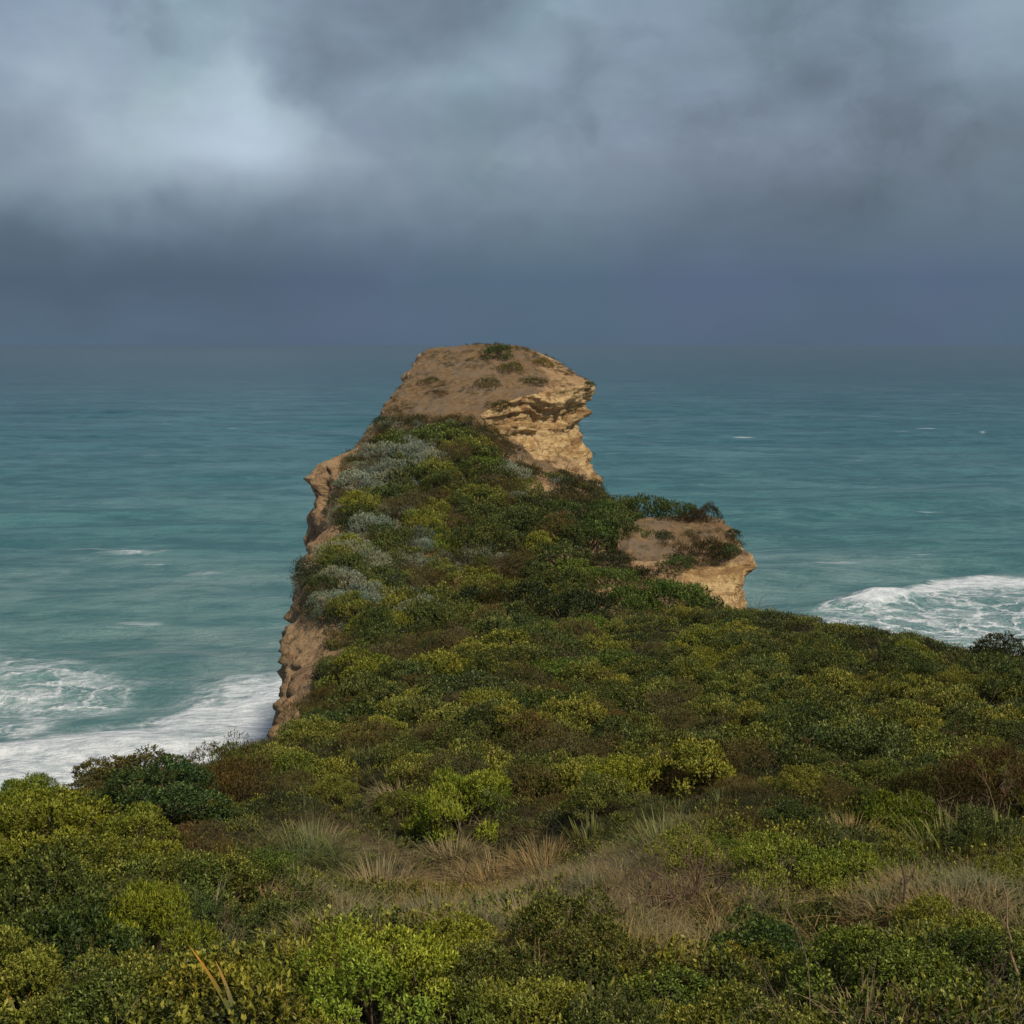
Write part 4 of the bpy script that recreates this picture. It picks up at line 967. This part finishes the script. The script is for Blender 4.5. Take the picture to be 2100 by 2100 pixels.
def scatter_front():
    rg = np.random.default_rng(77)
    def inview(cen, nr):
        px, py = proj(cen); return ((px > -350) & (px < 2450) & (py < 2350) & (cen[..., 2] > 20)).astype(float)
    def dens(cen, nr):
        d = cen[..., 1]
        return np.where(d < 17, 270*(8/np.maximum(d, 7))**.8, 0)
    p, n = sample(TV, inview, dens, rg)
    k = kinds_at(p, rg)
    def emit(name, label, col, sel, s, lift, keep=1., tint=None, lean=.5):
        i = np.where(sel)[0]; i = i[rg.random(len(i)) < keep]
        pp = p[i]+n[i]*lift*rg.random((len(i), 1))
        cover(name, label, A[col], pp, n[i], s*rg.uniform(.75, 1.35, len(i)), (rg.random(len(i))*.5+.5*(fbm(pp, .4, 2) > .05)) if tint is None else tint, rg, lean)
    emit('heath', 'near carpet of small fleshy olive-green leaves at the bottom of the frame', 'sprig', k == 0, 1.0, .12)
    emit('dark_heath', 'near dark green leafy heath filling hollows between the bottom shrubs', 'dsprig', k == 1, 1.05, .12)
    emit('pale_heath', 'near yellow-green leafy tips scattered through the bottom heath', 'lsprig', k == 2, 1.0, .12)
    emit('brown_heath', 'near dry brown scrub low among the green leaves', 'bclump', k == 3, .55, .05, .35)
    emit('dry_grass', 'near matted straw-coloured dry grass below the clearing', 'straw', k == 4, .85, .03, .8)
    emit('green_grass', 'near green grass blades poking through the low shrubs', 'grass', k == 5, .6, .03, .3)
    emit('dead_twigs', 'near bare grey twigs tangled over the dry grass', 'twig', k == 6, .8, .03, .3)
    def dens2(cen, nr):
        d = cen[..., 1]
        return np.where(d >= 16, np.interp(d, [16, 25, 40, 60], [56, 34, 19, 11]), 0)
    p, n = sample(TV, inview, dens2, rg)
    p_, n_ = p, n
    k = kinds_at(p, rg); ds = np.interp(p[:, 1], [16, 30, 60], [.55, .85, 1.25])
    def emit2(name, label, col, sel, s, lift, keep=1., lean=.5):
        i = np.where(sel)[0]; i = i[rg.random(len(i)) < keep]
        pp = p[i]+n[i]*(lift*rg.random((len(i), 1))-.08)
        cover(name, label, A[col], pp, n[i], s*ds[i]*rg.uniform(.7, 1.35, len(i)), np.clip(.5*rg.random(len(i))+.6*(fbm(pp, .25, 2)+.3), 0, 1), rg, lean)
    u = rg.random(len(p)) < .45
    emit2('heath', 'olive-green low heath covering the slope between clearing and headland', 'clump', (k == 0) & ~u, 1.0, .15)
    emit2('shaded_heath', 'darkest low heath filling the gaps between the slope bushes', 'uclump', (k <= 1) & u, 1.0, .1)  # these clumps carry the gap shade in their leaf colour
    emit2('dark_heath', 'dark green heath on the slope at the right under the skyline', 'dclump', (k == 1) & ~u, 1.05, .15)
    emit2('pale_heath', 'yellow-green patches of heath on the middle slope', 'lclump', k == 2, .95, .15)
    emit2('brown_heath', 'brown dry heath around the middle of the slope', 'bclump', k == 3, 1.0, .1)
    emit2('dry_grass', 'straw-coloured dry grass matted in the clearing in mid-slope', 'straw', k == 4, 1.15, .05, .8)
    emit2('green_grass', 'yellowish green grass growing around the clearing', 'grass', k == 5, 1.05, .05, .5)
    emit2('dead_twigs', 'bare grey twigs at the right side of the clearing', 'twig', k == 6, 1.25, .05, .7)
scatter_front()
def scatter_bushes():
    rg = np.random.default_rng(131)
    def inview(cen, nr):
        px, py = proj(cen); dry = (((px-930)/430)**2+((py-1820)/150)**2 < 1) | (((px-1960)/150)**2+((py-1880)/70)**2 < 1) | (((px-620)/150)**2+((py-1730)/90)**2 < 1) | (((px-440)/90)**2+((py-2060)/130)**2 < 1) | (((px-1300)/250)**2+((py-1890)/95)**2 < 1)
        ye = np.interp(px, YE_P, YE_Y)
        edge = (cen[..., 1] > ye-np.where(px < 600, 8, 5)) & ((px < 600) | (px > 1250))
        out = (px > 1240) & (px < 1560) & (cen[..., 1] > 50)
        return ((px > -350) & (px < 2450) & (cen[..., 2] > 30) & ~dry & ~edge & ~out & (nr[..., 2] > .5)).astype(float)
    p, n = sample(TV, inview, lambda c, n: np.interp(c[..., 1], [8, 17, 30, 60], [1.3, .9, .65, .55]), rg)
    k = kinds_at(p, rg)
    for j, key, nk, nm, lb in ((0, 'green', 'near_green', 'green_bushes', 'olive-green low bushes rising out of the heath'), (1, 'deep', 'near_deep', 'dark_bushes', 'dark green low bushes in the heath'),
                           (2, 'lime', 'near_lime', 'pale_bushes', 'yellow-green low bushes in the heath'), (3, 'brown', 'near_brown', 'brown_bushes', 'brown dry low bushes in the heath')):
        for near in (0, 1):
            i = np.where((k == j) & ((p[:, 1] < 22) == bool(near)))[0]; kk = nk if near else key; ck = 'crown_'+kk
            if ck not in A: A[ck] = asset_col(ck, [m[0] for m in KINDS[kk]])
            cover(nm, lb+(' close to the camera' if near else ' further down the slope'), A[ck], p[i]-np.array([0, 0, .05]), n[i], rg.uniform(.4, .95, len(i))*(.62 if near else 1.05), rg.random(len(i))*.7, rg, .2, 1.1 if near else 1.2, .85)
scatter_bushes()

# zones of the headland slope
RZ = [(800, 1000, 110, 60, 'silver', 1.8), (700, 1020, 45, 40, 'silver', 1.2), (800, 1100, 110, 30, 'silver', 3.5), (720, 1230, 90, 55, 'silver', 12), (1010, 1140, 120, 50, 'silver', 1.6),
      (860, 900, 160, 60, 'olive', 3), (950, 1000, 150, 60, 'brown', 1.6), (1030, 990, 100, 50, 'green', 3), (1170, 1090, 120, 80, 'deep', 5),
      (900, 1120, 90, 40, 'lime', 1.2), (680, 1170, 60, 30, 'green', 2), (1050, 1200, 120, 60, 'brown', 2.5), (1050, 920, 80, 30, 'brown', 2.5),
      (900, 1220, 250, 60, 'deep', 1.2), (1250, 1180, 120, 60, 'deep', 3), (850, 1290, 300, 60, 'green', 1.5), (700, 1340, 90, 40, 'lime', 1.5),
      (900, 1370, 200, 60, 'brown', 1.8), (1100, 1380, 150, 60, 'green', 1.5)]
RKN = ['green', 'deep', 'lime', 'brown', 'silver', 'olive']
BARE = [(690, 1120, 30, 40), (670, 1340, 50, 55), (625, 1440, 40, 70), (1110, 1010, 30, 18), (660, 980, 35, 60), (645, 1105, 45, 42), (650, 1150, 25, 30)]
def scatter_ridge():
    rg = np.random.default_rng(99)
    T = domes(RG[..., 0], RG[..., 1], 2.4, 9)*.5+domes(RG[..., 0], RG[..., 1], 1.3, 11)*.25
    def mask(cen, nr):
        px, py = proj(cen); n = fbm(cen, .35, 3)
        top = np.clip((nr[..., 2]-.42)*5, 0, 1)
        lim = np.interp(px, [700, 800, 900, 980, 1010, 1040, 1110, 1160, 1230], [955, 862, 862, 868, 885, 930, 985, 985, 1005])
        veg = (py+n*16 > lim)*top
        for bx, by, rx, ry in BARE: veg = veg*(((px-bx)/rx)**2+((py-by)/ry)**2+n*.6 > 1)
        led = np.interp(py, [900, 960, 1100, 1160, 1210, 1260, 1330, 1400, 1500, 1560], [770, 695, 665, 622, 615, 618, 668, 650, 604, 590])
        veg = veg*(px+n*22 > led)
        return veg.astype(float)
    dens = lambda c, n: np.interp(c[..., 1], [36, 60, 110], [16, 9, 6.0])
    p, n = sample(RG, mask, dens, rg)
    hb = domes(p[:, 0], p[:, 1], 2.4, 9)*.4+domes(p[:, 0], p[:, 1], 1.3, 11)*.25
    p = p+np.stack([hb*0, hb*0, hb*rg.uniform(.75, 1.0, len(p))-.1], 1)
    px, py = proj(p); W = np.zeros((len(p), len(RKN)))
    W[:, 0] = .6; W[:, 1] = 1.4; W[:, 2] = .05; W[:, 3] = .6; W[:, 4] = .35; W[:, 5] = .3
    for zx, zy, rx, ry, k, w in RZ: W[:, RKN.index(k)] += w*np.exp(-(((px-zx)/rx)**2+((py-zy)/ry)**2)*1.1)
    for j in range(len(RKN)): W[:, j] *= np.exp(8*fbm(p+37*j, .30, 3))
    W[:, 4] *= (px < 1150)*(py < 1300)*1.6; W[:, 4] *= np.where((px > 640) & (px < 900) & (py > 930) & (py < 1300), 1.6, .5)
    c = np.cumsum(W, 1); c /= c[:, -1:]; k = (rg.random((len(p), 1)) > c).sum(1)
    L = {0: ('slope_scrub', 'mid green wind-clipped scrub on the headland slope', 'uclump', 1.9), 1: ('dark_scrub', 'dark green scrub on the right of the headland slope', 'uclump', 2.0),  # both scrub covers use leaves coloured as shade between the bushes
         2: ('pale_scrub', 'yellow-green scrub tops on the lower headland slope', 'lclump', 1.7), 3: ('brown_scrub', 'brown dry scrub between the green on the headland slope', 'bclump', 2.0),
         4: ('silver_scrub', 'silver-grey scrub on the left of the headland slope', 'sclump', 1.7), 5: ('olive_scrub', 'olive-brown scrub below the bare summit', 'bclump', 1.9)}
    for j, (nm, lb, col, s) in L.items():
        i = np.where(k == j)[0]; ds = np.interp(p[i, 1], [36, 60, 110], [.75, .95, 1.15])
        cover(nm, lb, A[col], p[i], n[i], s*ds*rg.uniform(.55, 1.2, len(i)), np.full(len(i), .9) if j == 5 else rg.random(len(i))*.7, rg, .7)
    CR = {0: 'green', 1: 'deep', 2: 'lime', 3: 'brown', 4: 'silver', 5: 'brown'}
    def mask4(cen, nr):
        px, py = proj(cen); led = np.interp(py, [900, 960, 1100, 1160, 1210, 1260, 1330, 1400, 1500, 1560], [770, 695, 665, 622, 615, 618, 668, 650, 604, 590])
        ok = (px > led+np.interp(py, [900, 1250, 1500], [45, 80, 105])) & ~((px > 1190) & (cen[..., 1] < 80)) & (py > np.interp(px, [700, 900, 1010, 1080, 1230], [905, 905, 925, 1055, 1075]))
        return mask(cen, nr)*ok
    p, n = sample(RG, mask4, lambda c, n: .8+0*c[..., 0], rg)
    px, py = proj(p); W = np.zeros((len(p), len(RKN)))
    W[:, 0] = .2; W[:, 1] = 2.4; W[:, 2] = .05; W[:, 3] = .6; W[:, 4] = .35; W[:, 5] = .3
    for zx, zy, rx, ry, k, w in RZ: W[:, RKN.index(k)] += w*np.exp(-(((px-zx)/rx)**2+((py-zy)/ry)**2)*1.1)
    for j in range(len(RKN)): W[:, j] *= np.exp(7*fbm(p+37*j, .30, 3))
    W[:, 4] *= (px < 1150)*(py < 1300)*1.6; W[:, 4] *= np.where((px > 640) & (px < 900) & (py > 930) & (py < 1300), 1.6, .5)
    c = np.cumsum(W, 1); c /= c[:, -1:]; k = (rg.random((len(p), 1)) > c).sum(1)
    for j, (nm, lb, col, s) in L.items():
        i = np.where(k == j)[0]
        key = 'crown_'+CR[j]
        if key not in A: A[key] = asset_col(key, [m[0] for m in KINDS[CR[j]]])
        cover(nm.replace('scrub', 'bushes'), lb.replace('scrub', 'bushes'), A[key], p[i]+np.array([0, 0, .25]), n[i], rg.uniform(.7, 2.0, len(i))*np.interp(p[i, 1], [40, 60, 95], [.6, .75, 1]), rg.random(len(i))*.3, rg, .35, 1.35, .8)
    # sparse dry tufts on the bare summit
    def mask2(cen, nr):
        px, py = proj(cen); return ((cen[..., 1] > 98) & (cen[..., 1] < 142) & (nr[..., 2] > .35) & (fbm(cen, .3, 3)+.10*np.clip((cen[..., 0]-1)/4, 0, 1) > .10)).astype(float)
    p2, n2 = sample(RG, mask2, lambda c, n: 2.6+0*c[..., 0], rg)
    cover('summit_tufts', 'thin dry tufts dotted over the bare brown summit', A['bclump'], p2, n2, rg.uniform(.5, 1.3, len(p2)), rg.random(len(p2)), rg)
    def mask3(cen, nr):
        px, py = proj(cen); n = fbm(cen, .4, 3)
        a = (px < 1262+n*20) & (cen[..., 1] < 92) & (nr[..., 2] > .3)
        b = (((px-1440)/75)**2+((py-1125)/38)**2+n*.9 < 1) & (nr[..., 2] > .25)
        return (a | b).astype(float)*(px > 1000)
    p3, n3 = sample(KG, mask3, lambda c, n: 4.+0*c[..., 0], rg)
    px3, _ = proj(p3); s = px3 < 1300
    cover('outcrop_scrub', 'dark scrub growing over the left shoulder of the rock outcrop', A['dclump'], p3[s], n3[s], rg.uniform(.9, 1.9, s.sum()), rg.random(s.sum()), rg)
    s = ~s
    cover('outcrop_brush', 'brown dry brush on the sloping face of the rock outcrop', A['bclump'], p3[s], n3[s], rg.uniform(.8, 1.7, s.sum()), rg.random(s.sum()), rg)
scatter_ridge()

# tussocks, dead branches, strap leaves
def tussock(px, py, w, label, mat, n=260, bend=.6, spread=.8, W=.010, group='grass tussocks around the clearing', lean=(0, 0), name='grass_tussock', hgt=.55, tipy=.5):
    h = hit(px, py+w*.15)
    if h is None: return
    r = w/2*(h-CAM).length/FP; g = Geo(); rr = np.random.default_rng(int(px*7+py))
    a = rr.random(n)*6.283; s = np.abs(rr.normal(0, spread*.6, n))
    d = np.stack([np.cos(a)*np.sin(s)+lean[0], np.sin(a)*np.sin(s)+lean[1], np.cos(s)], 1)
    pos = np.stack([np.cos(a), np.sin(a), a*0], 1)*(np.sqrt(rr.random(n))*r*.8)[:, None]
    g.blades(pos, d, r*hgt*1.5*rr.uniform(.4, 1.15, n), W*rr.uniform(.7, 1.4, n), bend*rr.uniform(.2, 1.3, n), rr, None, tipy, 4)
    me = g.mesh(name, mat)
    o = link(name, me, None, h-Vector((0, 0, .05)), label=label, category='grass', group=group)
tussock(590, 1740, 250, 'big arching yellow-green tussock left of the clearing', M_blade, 1100, 1.1, 1.0, .009, lean=(-.25, 0))
tussock(640, 1730, 180, 'straw-tipped tussock right of the big arching one', M_straw, 500, .6, .6, .010)
tussock(825, 1625, 150, 'straw-coloured tussock behind the clearing', M_straw, 450, .8, .9, .012)
tussock(1215, 1715, 110, 'upright fresh green blades right of the dark bushes', M_blade, 120, .25, .45, .028, hgt=.8, tipy=.4)
tussock(1370, 1720, 180, 'broad pale green tussock with straw tips right of the upright blades', M_blade, 420, .5, .8, .018)
tussock(1250, 1840, 150, 'straw tussock lying in the right part of the clearing', M_straw, 450, .9, 1.0, .010, lean=(.2, 0))
tussock(930, 1740, 150, 'pale tussock at the top of the clearing', M_straw, 400, .8, .9, .010)
tussock(780, 1810, 220, 'flattened straw tussock in the left of the clearing', M_straw, 700, 1.1, 1.2, .010)
tussock(1020, 1790, 200, 'straw tussock behind the forked twigs', M_straw, 600, .9, 1.0, .010)
tussock(1120, 1760, 200, 'straw tussock at the far right of the clearing', M_straw, 600, .9, 1.0, .009)
tussock(700, 1880, 220, 'straw tussock at the near left of the clearing', M_straw, 700, .9, 1.1, .009)
tussock(1080, 1890, 220, 'straw tussock at the near right of the clearing', M_straw, 700, .9, 1.1, .009)
tussock(900, 1880, 240, 'dry straw tussock at the near side of the clearing', M_straw, 800, .9, 1.1, .008)
tussock(1950, 1740, 190, 'spiky grey-green strap leaves in the hollow at the right', M_blade, 170, .3, .8, .028, hgt=.75, tipy=.6)
tussock(2050, 1720, 150, 'spiky strap leaves nearest the right frame edge', M_blade, 120, .3, .8, .026, hgt=.8, tipy=.6)
tussock(1000, 1640, 120, 'dark green blades right behind the bright feathery bush', M_blade, 200, .5, .8, .016)
tussock(1740, 1700, 140, 'reddish-brown grass tuft beside the feathery bush at right', M_straw, 350, .4, .6, .010)
tussock(1960, 1880, 240, 'dry tangled grass on the right above the lower shrubs', M_straw, 600, 1., 1.1, .008)

def dead_branch(px, py, w, label, lean, n=1, depth=2, r=.012, tone=(.6, .5, .45), L=None, seed=0):
    h = hit(px, py)
    if h is None: return
    k = (h-CAM).length/FP; g = Geo(); rr = np.random.default_rng(seed+int(px))
    for _ in range(n):
        twigs_geo(g, rr, rr.normal(0, .04, 3)*np.array([1, 1, 0]), (lean[0]+rr.normal(0, .25), rr.normal(0, .25), lean[1]), w*k*rr.uniform(.45, .6), r, depth, .55, 4)
    o = link('dead_branch', g.mesh('dead_branch', M_bark), None, h-Vector((0, 0, .05)), label=label, category='branch', group='bare branches in the heath'); o.color = tone+(1,)
dead_branch(970, 1850, 130, 'dark forked bare twig standing in the straw clearing', (-.1, 1), 1, 2, .012, (.4, .3, .25), seed=3)
dead_branch(1000, 1850, 110, 'second dark bare twig close right of the forked one', (.1, 1), 1, 1, .010, (.4, .3, .25), seed=4)
dead_branch(1132, 1960, 190, 'thin upright dead stem right of the bottom centre shrub', (0, 1), 1, 1, .012, (.4, .32, .28), seed=6)
dead_branch(1420, 1880, 220, 'tangle of greyish dead twigs right of the clearing, nearest the yellow-green shoots', (.2, 1), 9, 3, .010, (1.0, .85, .75), seed=27)
dead_branch(1260, 1930, 160, 'brown dead twigs at the lower right rim of the clearing', (-.2, 1), 7, 3, .010, (.8, .65, .55), seed=28)
dead_branch(1370, 1900, 180, 'tangle of dead branches at the right end of the clearing', (.0, 1), 6, 3, .012, (.9, .8, .75), seed=7)
dead_branch(1300, 1880, 150, 'dark dead branches leaning left of the tangle', (.5, .6), 4, 2, .012, (.4, .32, .3), seed=8)
dead_branch(1830, 1900, 200, 'arched dark branch over the dry grass at the lower right', (.7, .5), 2, 2, .015, (.35, .28, .25), seed=9)
dead_branch(2010, 2070, 230, 'dark curved branch in the lower right corner', (.3, 1), 2, 2, .012, (.35, .28, .25), seed=10)
dead_branch(2085, 2060, 260, 'tall pale stem at the right frame edge', (.0, 1), 2, 1, .014, (1.2, 1.1, 1.), seed=11)
dead_branch(1960, 1740, 180, 'pale grey bare stems in the dark hollow at the right', (.1, 1), 6, 2, .012, (1.2, 1.1, 1.), seed=12)
dead_branch(2055, 1700, 160, 'pale bare stems under the rust-brown shrub', (0, 1), 6, 2, .012, (1.1, .95, .9), seed=13)
dead_branch(160, 1615, 110, 'bare dark twigs at the left end of the brown mound', (-.4, 1), 7, 3, .012, (.3, .3, .3), seed=14)
dead_branch(285, 1560, 80, 'fine upright twigs on top of the brown mound', (0, 1), 8, 2, .010, (.35, .3, .3), seed=15)
dead_branch(2045, 1300, 90, 'bare twiggy bush on the right skyline against the surf', (-.1, 1), 5, 3, .02, (.3, .3, .3), seed=16)
dead_branch(545, 1520, 70, 'thin bare twigs beside the foot of the clay cliff', (-.2, 1), 5, 2, .012, (.5, .45, .45), seed=17)
dead_branch(1560, 1545, 50, 'short pale stick in the dark part of the right heath', (-.8, .8), 1, 0, .02, (1.8, 1.8, 1.6), seed=18)
dead_branch(1475, 1800, 80, 'pale fallen stick right of the broad tussock', (-.8, .6), 1, 0, .012, (1.8, 1.6, 1.5), seed=19)

def strap(px, py, top, label, w=.035):
    h = hit(px, py); k = (h-CAM).length/FP; g = Geo(); rr = np.random.default_rng(int(px))
    L = math.hypot(top[0]-px, top[1]-py)*k
    d = np.array([[(top[0]-px)*k, .1, (py-top[1])*k]])
    g.blades(np.zeros((1, 3)), d, np.array([L]), np.array([w]), np.array([.12]), rr, np.array([.6]), 1.6, 6)
    d2 = d+np.array([[.12, .05, -.1]])
    g.blades(np.zeros((1, 3)), d2, np.array([L*.75]), np.array([w*.8]), np.array([.2]), rr, np.array([.3]), 1.0, 6)
    link('strap_leaf_plant', g.mesh('strap_leaf_plant', M_flag), None, h, label=label, category='plant', group='strap leaves in the left foreground')
strap(490, 2110, (405, 1945), 'long strap leaf turning orange at the tip, lower left foreground')
strap(35, 2110, (5, 2020), 'short orange strap leaf in the lower left corner')

# ------------------------------------------------------------------ rain haze over the sea
def build_haze():
    X, Y0, Y1, z0, z1 = 60000, -300, 60000, -8, 56
    V = [(x, y, z) for z in (z0, z1) for y in (Y0, Y1) for x in (-X, X)]
    F = [(0, 2, 3, 1), (4, 5, 7, 6), (0, 1, 5, 4), (2, 6, 7, 3), (0, 4, 6, 2), (1, 3, 7, 5)]
    m = bpy.data.materials.new('haze'); m.use_nodes = True; t = NT(m.node_tree); t.n.clear()
    o = t.n.new('ShaderNodeOutputMaterial'); v = t.n.new('ShaderNodeVolumePrincipled')
    v.inputs['Color'].default_value = (.22, .32, .44, 1); v.inputs['Density'].default_value = 7.5e-5
    t.l.new(v.outputs[0], o.inputs['Volume'])
    link('haze', make_mesh('haze', V, F, m, smooth=False), kind='stuff')
build_haze()
